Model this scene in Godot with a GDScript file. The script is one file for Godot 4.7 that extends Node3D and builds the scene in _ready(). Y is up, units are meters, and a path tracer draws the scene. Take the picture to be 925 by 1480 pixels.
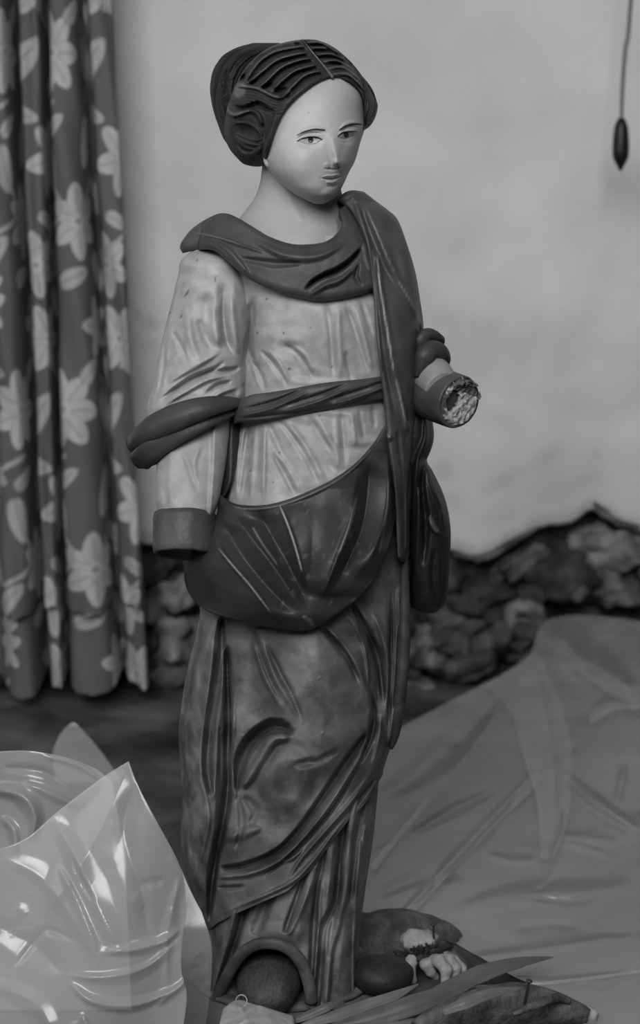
extends Node3D
# A broken carved saint's figure standing in a shabby room: plaster wall torn open over rubble, lace curtain, plastic film, fragments on the floor.
# Points are written as (x, y) measured on the photograph plus a depth z in metres; at() turns them into metres in the room.

const LENS := 2600.0                      # focal length in pixels of a 925 x 1480 frame
const TILT := 9.0                         # degrees the camera looks down
const PX := 0.00075                       # metres per pixel at the figure
const EYE := Vector3(0.0, 0.8385, 1.93)
const WALL_Z := -1.30
var tc := cos(deg_to_rad(TILT))
var ts := sin(deg_to_rad(TILT))
var rng := RandomNumberGenerator.new()
var used := {}
var M := {}

func at(px: float, py: float, z: float) -> Vector3:
	var dx := (px - 462.5) / LENS
	var dy := (740.0 - py) / LENS
	var d := Vector3(dx, dy * tc - ts, -dy * ts - tc)
	return EYE + d * ((z - EYE.z) / d.z)

func floor_z(py: float) -> float:
	var dy := (740.0 - py) / LENS
	var d := Vector2(dy * tc - ts, -dy * ts - tc)
	return EYE.z + d.y * (-EYE.y / d.x)

func lift(px: float, py: float, high: float) -> Vector3:   # the point seen at (px, py) that stands `high` above the floor
	var dy := (740.0 - py) / LENS
	var d := Vector3((px - 462.5) / LENS, dy * tc - ts, -dy * ts - tc)
	return EYE + d * ((high - EYE.y) / d.y)

func g(v: float) -> Color:
	return Color(v, v, v)

func pv(a: Array) -> PackedVector2Array:
	var o := PackedVector2Array()
	for i in range(0, a.size(), 2):
		o.append(Vector2(a[i], a[i + 1]))
	return o

func curve(p: PackedVector2Array, n: int) -> PackedVector2Array:   # smooth curve through p, n points evenly along it
	return resample(spline(p, 8), n)

static func spline(p: PackedVector2Array, sub: int) -> PackedVector2Array:
	if p.size() < 3:
		return p
	var o := PackedVector2Array()
	for i in p.size() - 1:
		var a := p[maxi(i - 1, 0)]
		var d := p[mini(i + 2, p.size() - 1)]
		for k in sub:
			o.append(p[i].cubic_interpolate(p[i + 1], a, d, float(k) / sub))
	o.append(p[p.size() - 1])
	return o

func resample(p: PackedVector2Array, n: int) -> PackedVector2Array:
	var run := PackedFloat32Array([0.0])
	for i in range(1, p.size()):
		run.append(run[i - 1] + p[i].distance_to(p[i - 1]))
	var o := PackedVector2Array()
	var k := 0
	for i in n:
		var t := run[run.size() - 1] * i / (n - 1)
		while k < p.size() - 2 and run[k + 1] < t:
			k += 1
		o.append(p[k].lerp(p[k + 1], clampf((t - run[k]) / maxf(run[k + 1] - run[k], 1e-6), 0, 1)))
	return o

func plen(p: PackedVector2Array) -> float:
	var s := 0.0
	for i in range(1, p.size()):
		s += p[i].distance_to(p[i - 1])
	return s

func y_on(p: PackedVector2Array, x: float) -> float:    # height of a left-to-right polyline at x
	if x <= p[0].x:
		return p[0].y
	for i in range(1, p.size()):
		if x <= p[i].x:
			return lerpf(p[i - 1].y, p[i].y, (x - p[i - 1].x) / maxf(p[i].x - p[i - 1].x, 1e-5))
	return p[p.size() - 1].y

# ---- carved relief: heights (in pixels) and wear of the paint, drawn as strokes on a map laid over one part
class Relief:
	var x0: float
	var y0: float
	var k: float
	var w: int
	var h: int
	var high := PackedFloat32Array()
	var tone := PackedFloat32Array()
	func _init(ax: float, ay: float, bx: float, by: float, cells := 1.0) -> void:
		x0 = ax
		y0 = ay
		k = cells
		w = int((bx - ax) * k) + 2
		h = int((by - ay) * k) + 2
		high.resize(w * h)
		tone.resize(w * h)
	# shape 0 soft bump, 1 sharp crest, 2 flat top with soft sides; wl and wr are the widths to the left and right of the way the stroke runs
	func stroke(pts: Array, wl: float, wr: float, amp: float, shape := 0, amp_end := NAN, ends := 0.26, on_tone := false) -> void:
		var p := PackedVector2Array()
		for i in range(0, pts.size(), 2):
			p.append(Vector2((pts[i] - x0) * k, (pts[i + 1] - y0) * k))
		p = smoothed(p)
		wl *= k
		wr *= k
		var m := maxf(wl, wr)
		var lo := p[0]
		var hi := p[0]
		for q in p:
			lo = lo.min(q)
			hi = hi.max(q)
		var bx := maxi(int(lo.x - m), 0)
		var by := maxi(int(lo.y - m), 0)
		var bw := mini(int(hi.x + m) + 1, w - 1) - bx + 1
		var bh := mini(int(hi.y + m) + 1, h - 1) - by + 1
		if bw <= 0 or bh <= 0:
			return
		var best := PackedFloat32Array()
		best.resize(bw * bh)
		best.fill(9.0)
		var along := PackedFloat32Array()
		along.resize(bw * bh)
		var n := p.size() - 1
		for s in n:
			var a := p[s]
			var ab := p[s + 1] - a
			var l2 := maxf(ab.length_squared(), 1e-6)
			var il := 1.0 / sqrt(l2)
			var xa := maxi(int(minf(a.x, a.x + ab.x) - m), bx)
			var xb := mini(int(maxf(a.x, a.x + ab.x) + m) + 1, bx + bw - 1)
			var ya := maxi(int(minf(a.y, a.y + ab.y) - m), by)
			var yb := mini(int(maxf(a.y, a.y + ab.y) + m) + 1, by + bh - 1)
			for y in range(ya, yb + 1):
				for x in range(xa, xb + 1):
					var dx := x - a.x
					var dy := y - a.y
					var t := clampf((dx * ab.x + dy * ab.y) / l2, 0.0, 1.0)
					var ex := dx - ab.x * t
					var ey := dy - ab.y * t
					var side := ab.x * dy - ab.y * dx
					var q := sqrt(ex * ex + ey * ey) / (wr if side > 0.0 else wl)
					if ends > 0.0:
						var along_it := (s + t) / n
						q /= 0.4 + 0.6 * minf(1.0, minf(along_it, 1.0 - along_it) / (ends * 2.2))
					var c := (y - by) * bw + x - bx
					if q < best[c]:
						best[c] = q
						along[c] = (s + t) / n
		var a1 := amp if is_nan(amp_end) else amp_end
		for y in bh:
			for x in bw:
				var c := y * bw + x
				var q := best[c]
				if q < 1.0:
					var t := along[c]
					var v := 0.0
					if shape == 0:
						v = (1.0 - q * q) * (1.0 - q * q)
					elif shape == 1:
						v = 1.0 - q
						v = v * (0.6 + 0.4 * v)
					else:
						v = 1.0 - smoothstep(0.45, 1.0, q)
					v *= lerpf(amp, a1, t)
					if ends > 0.0:
						v *= smoothstep(0.0, ends, t) * (1.0 - smoothstep(1.0 - ends, 1.0, t))
					var at_cell := (y + by) * w + x + bx
					if on_tone:
						tone[at_cell] = clampf(tone[at_cell] + v, -1.0, 1.0)
					else:
						high[at_cell] += v
	func smoothed(p: PackedVector2Array) -> PackedVector2Array:
		if p.size() < 3:
			return p
		var o := PackedVector2Array()
		for i in p.size() - 1:
			var sub := clampi(int(p[i].distance_to(p[i + 1]) / 7.0), 2, 9)
			for j in sub:
				o.append(p[i].cubic_interpolate(p[i + 1], p[maxi(i - 1, 0)], p[mini(i + 2, p.size() - 1)], float(j) / sub))
		o.append(p[p.size() - 1])
		return o
	func blob(cx: float, cy: float, rx: float, ry: float, turn: float, amp: float, shape := 0, on_tone := false) -> void:
		cx = (cx - x0) * k
		cy = (cy - y0) * k
		rx *= k
		ry *= k
		var m := maxf(rx, ry)
		var c := cos(deg_to_rad(turn))
		var s := sin(deg_to_rad(turn))
		for y in range(maxi(int(cy - m), 0), mini(int(cy + m) + 2, h)):
			for x in range(maxi(int(cx - m), 0), mini(int(cx + m) + 2, w)):
				var dx := x - cx
				var dy := y - cy
				var u := (dx * c + dy * s) / rx
				var v := (dy * c - dx * s) / ry
				var q := u * u + v * v
				if q < 1.0:
					var f := (1.0 - q) * (1.0 - q) if shape == 0 else (sqrt(1.0 - q) if shape == 1 else 1.0 - smoothstep(0.5, 1.0, sqrt(q)))
					if on_tone:
						tone[y * w + x] = clampf(tone[y * w + x] + f * amp, -1.0, 1.0)
					else:
						high[y * w + x] += f * amp
	# folds as planes: every line carries a height, and between neighbouring lines the cloth runs straight; lines fade out at their ends
	func pleats(lines: Array, left: float, right: float) -> void:     # each line: height at its top, at its foot, then x, y, x, y ... downwards
		var L := []
		for l in lines:
			var p := PackedVector2Array()
			for i in range(2, l.size(), 2):
				p.append(Vector2((l[i] - x0) * k, (l[i + 1] - y0) * k))
			L.append([l[0], l[1], smoothed(p)])
		for y in h:
			var at_x := PackedFloat32Array([(left - x0) * k, (right - x0) * k])
			var at_h := PackedFloat32Array([0.0, 0.0])
			var row := []
			for l in L:
				var q: PackedVector2Array = l[2]
				var u := (y - q[0].y) / (q[q.size() - 1].y - q[0].y)
				if u >= 0.0 and u <= 1.0:
					row.append([smoothstep(0.0, 0.2, u) * (1.0 - smoothstep(0.8, 1.0, u)), l])
			row.sort_custom(func(a, b): return a[0] > b[0])      # the lines that are fading come last and settle on the others
			for rl in row:
				var l: Array = rl[1]
				var p: PackedVector2Array = l[2]
				var n := p.size()
				var i := 1
				while i < n - 1 and p[i].y < y:
					i += 1
				var x := lerpf(p[i - 1].x, p[i].x, clampf((y - p[i - 1].y) / maxf(p[i].y - p[i - 1].y, 1e-4), 0.0, 1.0))
				var t := (y - p[0].y) / (p[n - 1].y - p[0].y)
				var j := at_x.bsearch(x)
				if j == 0 or j >= at_x.size():
					continue
				var plain := lerpf(at_h[j - 1], at_h[j], (x - at_x[j - 1]) / maxf(at_x[j] - at_x[j - 1], 1e-4))
				at_x.insert(j, x)
				at_h.insert(j, lerpf(plain, lerpf(l[0], l[1], t), rl[0]))
			for j in range(1, at_x.size()):
				var a := at_x[j - 1]
				var b := at_x[j]
				for x in range(maxi(int(ceil(a)), 0), mini(int(b), w - 1) + 1):
					high[y * w + x] += lerpf(at_h[j - 1], at_h[j], (x - a) / maxf(b - a, 1e-4))
	func soften(gain: float, times := 1) -> Relief:     # a little sandpaper: rounds the cuts and sets how deep they go
		for pass_n in times:
			var o := high.duplicate()
			for y in range(1, h - 1):
				var c := y * w
				for x in range(1, w - 1):
					var q := c + x
					high[q] = (o[q] * 4.0 + (o[q - 1] + o[q + 1] + o[q - w] + o[q + w]) * 2.0 + o[q - w - 1] + o[q - w + 1] + o[q + w - 1] + o[q + w + 1]) * 0.0625
		for q in high.size():
			high[q] *= gain
		return self
	func wear(pts: Array, wide: float, amp := 0.8) -> void:
		stroke(pts, wide, wide, amp, 2, NAN, 0.1, true)
	func look(a: PackedFloat32Array, px: float, py: float) -> float:
		var x := clampf((px - x0) * k, 0.0, w - 1.001)
		var y := clampf((py - y0) * k, 0.0, h - 1.001)
		var i := int(x)
		var j := int(y)
		var fx := x - i
		var c := j * w + i
		return lerpf(lerpf(a[c], a[c + 1], fx), lerpf(a[c + w], a[c + w + 1], fx), y - j)

# ---- a rounded trunk: for every pixel row its left and right outline, middle depth, and how far it bulges to front and back
class Trunk:
	var y0: int
	var n: int
	var L := PackedFloat32Array()
	var R := PackedFloat32Array()
	var Z := PackedFloat32Array()
	var F := PackedFloat32Array()
	var B := PackedFloat32Array()
	var p := 2.2
	func _init(rows: Array, power := 2.2) -> void:
		p = power
		y0 = int(rows[0][0])
		n = int(rows[-1][0]) - y0 + 1
		var i := 0
		for k in n:
			var y := float(y0 + k)
			while i < rows.size() - 2 and rows[i + 1][0] <= y:
				i += 1
			L.append(mixed(rows, i, y, 1))
			R.append(mixed(rows, i, y, 2))
			Z.append(mixed(rows, i, y, 3))
			F.append(maxf(mixed(rows, i, y, 4), 0.001))
			B.append(maxf(mixed(rows, i, y, 5), 0.001))
	func mixed(rows: Array, i: int, y: float, c: int) -> float:
		var a: Array = rows[i]
		var b: Array = rows[i + 1]
		var pre: Array = rows[maxi(i - 1, 0)]
		var post: Array = rows[mini(i + 2, rows.size() - 1)]
		var t: float = (y - a[0]) / (b[0] - a[0])
		if i == 0 or i + 2 >= rows.size():
			return lerpf(a[c], b[c], t)
		return cubic_interpolate_in_time(a[c], b[c], pre[c], post[c], t, b[0] - a[0], pre[0] - a[0], post[0] - a[0])
	func pick(a: PackedFloat32Array, y: float) -> float:
		var t := clampf(y - y0, 0.0, n - 1.001)
		var i := int(t)
		return lerpf(a[i], a[i + 1], t - i)
	func front(px: float, py: float) -> float:
		var l := pick(L, py)
		var r := pick(R, py)
		var hw := maxf((r - l) * 0.5, 1.0)
		var s := absf((px - (l + r) * 0.5) / hw)
		if s >= 1.0:
			return pick(Z, py) - (s - 1.0) * hw * 0.0006
		return pick(Z, py) + pick(F, py) * pow(1.0 - pow(s, p), 1.0 / p)

# ---- meshes
func grid(P: PackedVector3Array, nu: int, nv: int, wrap := false, C := PackedColorArray(), caps := 0, flip := false, UV := PackedVector2Array(), thin_start := PackedInt32Array()) -> ArrayMesh:
	var I := PackedInt32Array()
	var cols := nu if wrap else nu - 1
	I.resize(cols * (nv - 1) * 6)
	var c := 0
	for j in nv - 1:
		for i in cols:
			var a := j * nu + i
			var b := j * nu + (i + 1) % nu
			if flip:
				I[c] = a; I[c + 1] = a + nu; I[c + 2] = b
				I[c + 3] = b; I[c + 4] = a + nu; I[c + 5] = b + nu
			else:
				I[c] = a; I[c + 1] = b; I[c + 2] = a + nu
				I[c + 3] = b; I[c + 4] = b + nu; I[c + 5] = a + nu
			c += 6
	for e in 2:
		if caps & (1 << e):
			var row := 0 if e == 0 else (nv - 1) * nu
			var mid := Vector3.ZERO
			for i in nu:
				mid += P[row + i]
			P.append(mid / nu)
			if C.size():
				C.append(C[row])
			if UV.size():
				UV.append(Vector2.ZERO)
			for i in nu:
				var a := row + i
				var b := row + (i + 1) % nu
				if (e == 0) != flip:
					I.append_array(PackedInt32Array([P.size() - 1, b, a]))
				else:
					I.append_array(PackedInt32Array([P.size() - 1, a, b]))
	I.append_array(thin_start)
	return tri_mesh(P, I, C, UV)

func tri_mesh(P: PackedVector3Array, I: PackedInt32Array, C := PackedColorArray(), UV := PackedVector2Array()) -> ArrayMesh:
	var N := PackedVector3Array()
	N.resize(P.size())
	for t in range(0, I.size(), 3):
		var a := P[I[t]]
		var n := (P[I[t + 2]] - a).cross(P[I[t + 1]] - a)
		N[I[t]] += n
		N[I[t + 1]] += n
		N[I[t + 2]] += n
	for i in N.size():
		N[i] = N[i].normalized() if N[i].length_squared() > 1e-24 else Vector3.UP
	var A := []
	A.resize(Mesh.ARRAY_MAX)
	A[Mesh.ARRAY_VERTEX] = P
	A[Mesh.ARRAY_NORMAL] = N
	A[Mesh.ARRAY_INDEX] = I
	if C.size():
		A[Mesh.ARRAY_COLOR] = C
	if UV.size():
		A[Mesh.ARRAY_TEX_UV] = UV
	var m := ArrayMesh.new()
	m.add_surface_from_arrays(Mesh.PRIMITIVE_TRIANGLES, A)
	return m

func shade_of(base: float, t: float, worn := 0.42, dark := 0.02) -> Color:
	return g(lerpf(base, worn, t) if t >= 0.0 else lerpf(base, dark, -t))

# a closed trunk with carved front; top and bottom edges may follow polylines
func trunk_mesh(b: Trunk, y_top: float, y_bot: float, base: float, rel: Relief = null, step := 2.0, top := PackedVector2Array(), bot := PackedVector2Array(), caps := 3, back_folds := 0.0, worn := 0.42, dark := 0.02) -> ArrayMesh:
	var wide := 0.0
	for i in b.n:
		wide = maxf(wide, b.R[i] - b.L[i])
	var nf := int(wide / step * 1.25)
	var nb := int(maxf(nf / 3.0, 14))
	var nu := nf + nb
	var nv := maxi(int((y_bot - y_top) / step), 2) + 1
	var S := PackedFloat32Array()
	var K := PackedFloat32Array()
	var YT := PackedFloat32Array()
	var YB := PackedFloat32Array()
	for i in nu:
		var th := lerpf(-PI / 2, PI / 2, float(i) / nf) if i < nf else lerpf(PI / 2, PI * 1.5, float(i - nf) / nb)
		var sx := sin(th)
		var cz := cos(th)
		S.append(signf(sx) * pow(absf(sx), 2.0 / b.p))
		K.append(signf(cz) * pow(absf(cz), 2.0 / b.p))
		var yt := y_top
		var yb := y_bot
		for r in 4:
			if top.size():
				yt = y_on(top, lerpf(b.pick(b.L, yt), b.pick(b.R, yt), S[i] * 0.5 + 0.5))
			if bot.size():
				yb = y_on(bot, lerpf(b.pick(b.L, yb), b.pick(b.R, yb), S[i] * 0.5 + 0.5))
		YT.append(yt)
		YB.append(yb)
	var P := PackedVector3Array()
	var C := PackedColorArray()
	for j in nv:
		var v := float(j) / (nv - 1)
		for i in nu:
			var py := lerpf(YT[i], YB[i], v)
			var l := b.pick(b.L, py)
			var r := b.pick(b.R, py)
			var px := (l + r) * 0.5 + (r - l) * 0.5 * S[i]
			var zc := b.pick(b.Z, py)
			if K[i] >= 0.0:
				var z := zc + b.pick(b.F, py) * K[i]
				var t := 0.0
				if rel:
					z += rel.look(rel.high, px, py) * PX * minf(K[i] * 2.5, 1.0)
					t = rel.look(rel.tone, px, py)
				P.append(at(px, py, z))
				C.append(shade_of(base, t, worn, dark))
			else:
				var q := at(px, py, zc)
				var fold := back_folds * sin(S[i] * 19.0 + py * 0.006) * minf(-K[i] * 2.0, 1.0)
				q.z = zc + (b.pick(b.B, py) + fold) * K[i]
				P.append(q)
				C.append(g(base))
	return grid(P, nu, nv, true, C, caps)

# a cloth lying on the trunk: a four-sided patch with its own thickness, rounded edges and carved relief
func patch(top: Array, bottom: Array, left: Array, right: Array, zf: Callable, thick: float, rnd: float, base: float, rel: Relief = null, step := 2.0, sink := 0.008, soft := "tblr", worn := 0.42, dark := 0.02) -> ArrayMesh:
	var tp := spline(pv(top), 8)
	var bp := spline(pv(bottom), 8)
	var nu := int(maxf(plen(tp), plen(bp)) / step) + 2
	var lp := PackedVector2Array([tp[0], bp[0]]) if left.is_empty() else spline(pv(left), 8)
	var rp := PackedVector2Array([tp[tp.size() - 1], bp[bp.size() - 1]]) if right.is_empty() else spline(pv(right), 8)
	var nv := int(maxf(maxf(plen(lp), plen(rp)), (tp[tp.size() / 2].distance_to(bp[bp.size() / 2]))) / step) + 2
	tp = resample(tp, nu)
	bp = resample(bp, nu)
	lp = resample(lp, nv)
	rp = resample(rp, nv)
	var P := PackedVector3Array()
	var C := PackedColorArray()
	var et := soft.contains("t")
	var eb := soft.contains("b")
	var el := soft.contains("l")
	var er := soft.contains("r")
	# rows -1 and nv, columns -1 and nu are the edge turned back into the wood
	for jj in range(-1, nv + 1):
		var j := clampi(jj, 0, nv - 1)
		var v := float(j) / (nv - 1)
		for ii in range(-1, nu + 1):
			var i := clampi(ii, 0, nu - 1)
			var u := float(i) / (nu - 1)
			var q := tp[i] * (1.0 - v) + bp[i] * v + lp[j] * (1.0 - u) + rp[j] * u
			q -= tp[0] * (1.0 - u) * (1.0 - v) + tp[nu - 1] * u * (1.0 - v) + bp[0] * (1.0 - u) * v + bp[nu - 1] * u * v
			var z: float = zf.call(q.x, q.y)
			var t := 0.0
			if ii == i and jj == j:
				var d := rnd
				var lv := tp[i].distance_to(bp[i])
				var lu := lp[j].distance_to(rp[j])
				if et:
					d = minf(d, v * lv)
				if eb:
					d = minf(d, (1.0 - v) * lv)
				if el:
					d = minf(d, u * lu)
				if er:
					d = minf(d, (1.0 - u) * lu)
				var e := 1.0 - d / rnd
				z += thick * (0.3 + 0.7 * sqrt(1.0 - e * e))
				if rel:
					z += rel.look(rel.high, q.x, q.y) * PX
					t = rel.look(rel.tone, q.x, q.y)
			else:
				z -= sink
			P.append(at(q.x, q.y, z))
			C.append(shade_of(base, t, worn, dark))
	return grid(P, nu + 2, nv + 2, false, C)

# a round bar along 3-D points with a radius at each; ribs twist around it
func tube(pts: Array, radii: Array, sides := 12, closed := false, sub := 6, ribs := 0, rib := 0.0, twist := 0.0, flat := 1.0, seam := Vector3.BACK) -> ArrayMesh:
	var path := PackedVector3Array()
	var rad := PackedFloat32Array()
	var n := pts.size()
	var spans := n if closed else n - 1
	for i in spans:
		for k in sub:
			var t := float(k) / sub
			if closed:
				path.append(pts[i].cubic_interpolate(pts[(i + 1) % n], pts[(i + n - 1) % n], pts[(i + 2) % n], t))
				rad.append(lerpf(radii[i], radii[(i + 1) % n], t))
			else:
				path.append(pts[i].cubic_interpolate(pts[i + 1], pts[maxi(i - 1, 0)], pts[mini(i + 2, n - 1)], t))
				rad.append(lerpf(radii[i], radii[i + 1], t))
	if not closed:
		path.append(pts[n - 1])
		rad.append(radii[n - 1])
	var P := PackedVector3Array()
	var m := path.size()
	for i in m + (1 if closed else 0):
		var a := path[(i + m - 1) % m] if closed else path[maxi(i - 1, 0)]
		var b := path[(i + 1) % m] if closed else path[mini(i + 1, m - 1)]
		var dir := (b - a).normalized()
		var side := dir.cross(seam).normalized()
		if side.length() < 0.5:
			side = dir.cross(Vector3.UP).normalized()
		var out := side.cross(dir).normalized()
		for k in sides:
			var th := TAU * k / sides
			var r := rad[i % m] * (1.0 + rib * cos(ribs * th + twist * i / m))
			P.append(path[i % m] + side * cos(th) * r + out * sin(th) * r * flat)
	return grid(P, sides, m + (1 if closed else 0), true, PackedColorArray(), 0 if closed else 3)

# a turned shape: profile of (radius, distance along the axis)
func lathe(profile: Array, sides: int, from: Vector3, axis: Vector3, rough := 0.0, seed_n := 1) -> ArrayMesh:
	var y := axis.normalized()
	var x := y.cross(Vector3(0.13, 0.2, 1)).normalized()
	var z := x.cross(y)
	var no := FastNoiseLite.new()
	no.seed = seed_n
	no.frequency = 40.0
	var P := PackedVector3Array()
	for q in profile:
		for k in sides:
			var th := TAU * k / sides
			var p: Vector3 = from + y * q[1] + (x * cos(th) + z * sin(th)) * q[0]
			if rough > 0.0:
				p += (x * no.get_noise_3dv(p) + z * no.get_noise_3dv(p + Vector3.ONE) + y * no.get_noise_3dv(p - Vector3.ONE)) * rough * (q[2] if q.size() > 2 else 1.0)
			P.append(p)
	return grid(P, sides, profile.size(), true, PackedColorArray(), 3, true)

# a lump: an ellipsoid roughened by noise, flattened below if wished
func lump(size: Vector3, rough: float, freq: float, seed_n: int, detail := 24, flat_below := 9.0, boxy := 2.0) -> ArrayMesh:
	var no := FastNoiseLite.new()
	no.seed = seed_n
	no.frequency = freq
	no.fractal_octaves = 4
	var P := PackedVector3Array()
	var nv := detail / 2 + 2
	for j in nv:
		var la := PI * (float(j) / (nv - 1) - 0.5)
		for i in detail:
			var lo := TAU * i / detail
			var d := Vector3(cos(la) * cos(lo), sin(la), cos(la) * sin(lo))
			if boxy != 2.0:
				d /= pow(pow(absf(d.x), boxy) + pow(absf(d.y), boxy) + pow(absf(d.z), boxy), 1.0 / boxy)
			var p := d * size
			p *= 1.0 + rough * no.get_noise_3dv(p)
			p.y = maxf(p.y, -flat_below)
			P.append(p)
	return grid(P, detail, nv, true)

# bodies of joined capsules, meshed as surface nets
func nets(caps: Array, cell: float, blend: float, rough := 0.0) -> ArrayMesh:
	var lo := Vector3.INF
	var hi := -Vector3.INF
	for c in caps:
		for e in 2:
			var r := Vector3.ONE * (maxf(c[2], c[3]) + cell * 3 + blend)
			lo = lo.min(c[e] - r)
			hi = hi.max(c[e] + r)
	var n := Vector3i(((hi - lo) / cell).ceil()) + Vector3i.ONE
	var D := PackedFloat32Array()
	D.resize(n.x * n.y * n.z)
	D.fill(1.0)
	var no := FastNoiseLite.new()
	no.frequency = 60.0
	for c in caps:
		var a: Vector3 = c[0]
		var ab: Vector3 = c[1] - a
		var ra: float = c[2]
		var rb: float = c[3]
		var l2 := maxf(ab.length_squared(), 1e-9)
		var far := Vector3.ONE * (maxf(ra, rb) + blend + cell * 2)
		var i0 := Vector3i(((a.min(c[1]) - far - lo) / cell).floor()).clamp(Vector3i.ZERO, n - Vector3i.ONE)
		var i1 := Vector3i(((a.max(c[1]) + far - lo) / cell).ceil()).clamp(Vector3i.ZERO, n - Vector3i.ONE)
		for z in range(i0.z, i1.z + 1):
			for y in range(i0.y, i1.y + 1):
				for x in range(i0.x, i1.x + 1):
					var p := lo + Vector3(x, y, z) * cell
					var t := clampf((p - a).dot(ab) / l2, 0.0, 1.0)
					var d := p.distance_to(a + ab * t) - lerpf(ra, rb, t)
					var q := (z * n.y + y) * n.x + x
					var e := D[q]
					var hh := maxf(blend - absf(d - e), 0.0) / blend
					D[q] = minf(d, e) - hh * hh * blend * 0.25
	if rough > 0.0:
		for z in n.z:
			for y in n.y:
				for x in n.x:
					D[(z * n.y + y) * n.x + x] += no.get_noise_3dv(lo + Vector3(x, y, z) * cell) * rough
	var id := {}
	var P := PackedVector3Array()
	var off := [0, 1, n.x, n.x + 1, n.x * n.y, n.x * n.y + 1, n.x * n.y + n.x, n.x * n.y + n.x + 1]
	for z in n.z - 1:
		for y in n.y - 1:
			for x in n.x - 1:
				var q := (z * n.y + y) * n.x + x
				var s := 0
				for k in 8:
					s += int(D[q + off[k]] < 0.0)
				if s == 0 or s == 8:
					continue
				var sum := Vector3.ZERO
				var cnt := 0
				for e in 12:
					var ax := e / 4
					var o := e % 4
					var i: int = [[0, 2, 4, 6], [0, 1, 4, 5], [0, 1, 2, 3]][ax][o]
					var k: int = i + [1, 2, 4][ax]
					var da := D[q + off[i]]
					var db := D[q + off[k]]
					if (da < 0.0) != (db < 0.0):
						var pa := Vector3(i & 1, (i >> 1) & 1, i >> 2)
						var pb := Vector3(k & 1, (k >> 1) & 1, k >> 2)
						sum += pa.lerp(pb, da / (da - db))
						cnt += 1
				id[q] = P.size()
				P.append(lo + (Vector3(x, y, z) + sum / cnt) * cell)
	var I := PackedInt32Array()
	var st := [1, n.x, n.x * n.y]
	for q in id:
		for ax in 3:
			var b: int = st[(ax + 1) % 3]
			var c: int = st[(ax + 2) % 3]
			var da := D[q]
			var db := D[q + st[ax]]
			if (da < 0.0) == (db < 0.0) or not (id.has(q - b) and id.has(q - c) and id.has(q - b - c)):
				continue
			var k := [id[q], id[q - b], id[q - b - c], id[q - c]]
			if da < 0.0:
				I.append_array(PackedInt32Array([k[0], k[2], k[1], k[0], k[3], k[2]]))
			else:
				I.append_array(PackedInt32Array([k[0], k[1], k[2], k[0], k[2], k[3]]))
	return tri_mesh(P, I)

# ---- nodes
func numbered(called: String) -> String:
	used[called] = used.get(called, 0) + 1
	return called if used[called] == 1 else "%s_%03d" % [called, used[called] - 1]

func thing(called: String, label: String, category: String, where := Vector3.ZERO, group := "") -> Node3D:
	var o := Node3D.new()
	o.name = numbered(called)
	add_child(o, true)
	o.position = where
	tag(o, label, category, group)
	return o

func tag(o: Node3D, label: String, category: String, group := "") -> Node3D:
	o.set_meta("label", label)
	o.set_meta("category", category)
	if group:
		o.set_meta("group", group)
	return o

func obj(called: String, mesh: Mesh, m: Material, parent: Node3D = self, where := Vector3.INF) -> MeshInstance3D:
	var o := MeshInstance3D.new()
	o.name = numbered(called) if parent == self else called
	o.mesh = mesh
	o.material_override = m
	o.cast_shadow = GeometryInstance3D.SHADOW_CASTING_SETTING_ON
	parent.add_child(o, true)
	if where != Vector3.INF:
		o.position = where
	elif parent is MeshInstance3D:
		pass
	elif parent != self:
		o.position = -parent.position          # meshes are measured in room metres
	return o

func struct(called: String, mesh: Mesh, m: Material, where := Vector3.INF) -> MeshInstance3D:
	var o := obj(called, mesh, m, self, where)
	o.set_meta("kind", "structure")
	return o

func noise_tex(seed_n: int, freq: float, low: float, high: float, size := 512, octaves := 4, type := FastNoiseLite.TYPE_SIMPLEX_SMOOTH, as_normal := false, warp := 0.0) -> NoiseTexture2D:
	var n := FastNoiseLite.new()
	n.seed = seed_n
	n.noise_type = type
	n.frequency = freq
	n.fractal_octaves = octaves
	if warp > 0.0:
		n.domain_warp_enabled = true
		n.domain_warp_amplitude = warp
		n.domain_warp_frequency = freq * 1.5
	var t := NoiseTexture2D.new()
	t.width = size
	t.height = size
	t.seamless = true
	t.noise = n
	if as_normal:
		t.as_normal_map = true
	else:
		var r := Gradient.new()
		r.set_color(0, g(low))
		r.set_color(1, g(high))
		t.color_ramp = r
	return t

func mat(col: float, rough: float, tex: Texture2D = null, scale := 4.0, bump: Texture2D = null, bump_cm := 0.05, vertex := false, spec := 0.4) -> StandardMaterial3D:
	var m := StandardMaterial3D.new()
	m.albedo_color = Color(1, 1, 1) if vertex else g(col).linear_to_srgb()
	m.vertex_color_use_as_albedo = vertex
	m.roughness = rough
	m.metallic_specular = spec
	m.cull_mode = BaseMaterial3D.CULL_DISABLED
	if tex or bump:
		m.uv1_triplanar = true
		m.uv1_world_triplanar = true
		m.uv1_scale = Vector3.ONE * scale
	if tex:
		m.albedo_texture = tex
	if bump:
		m.heightmap_enabled = true
		m.heightmap_texture = bump
		m.heightmap_scale = bump_cm
	return m

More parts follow.
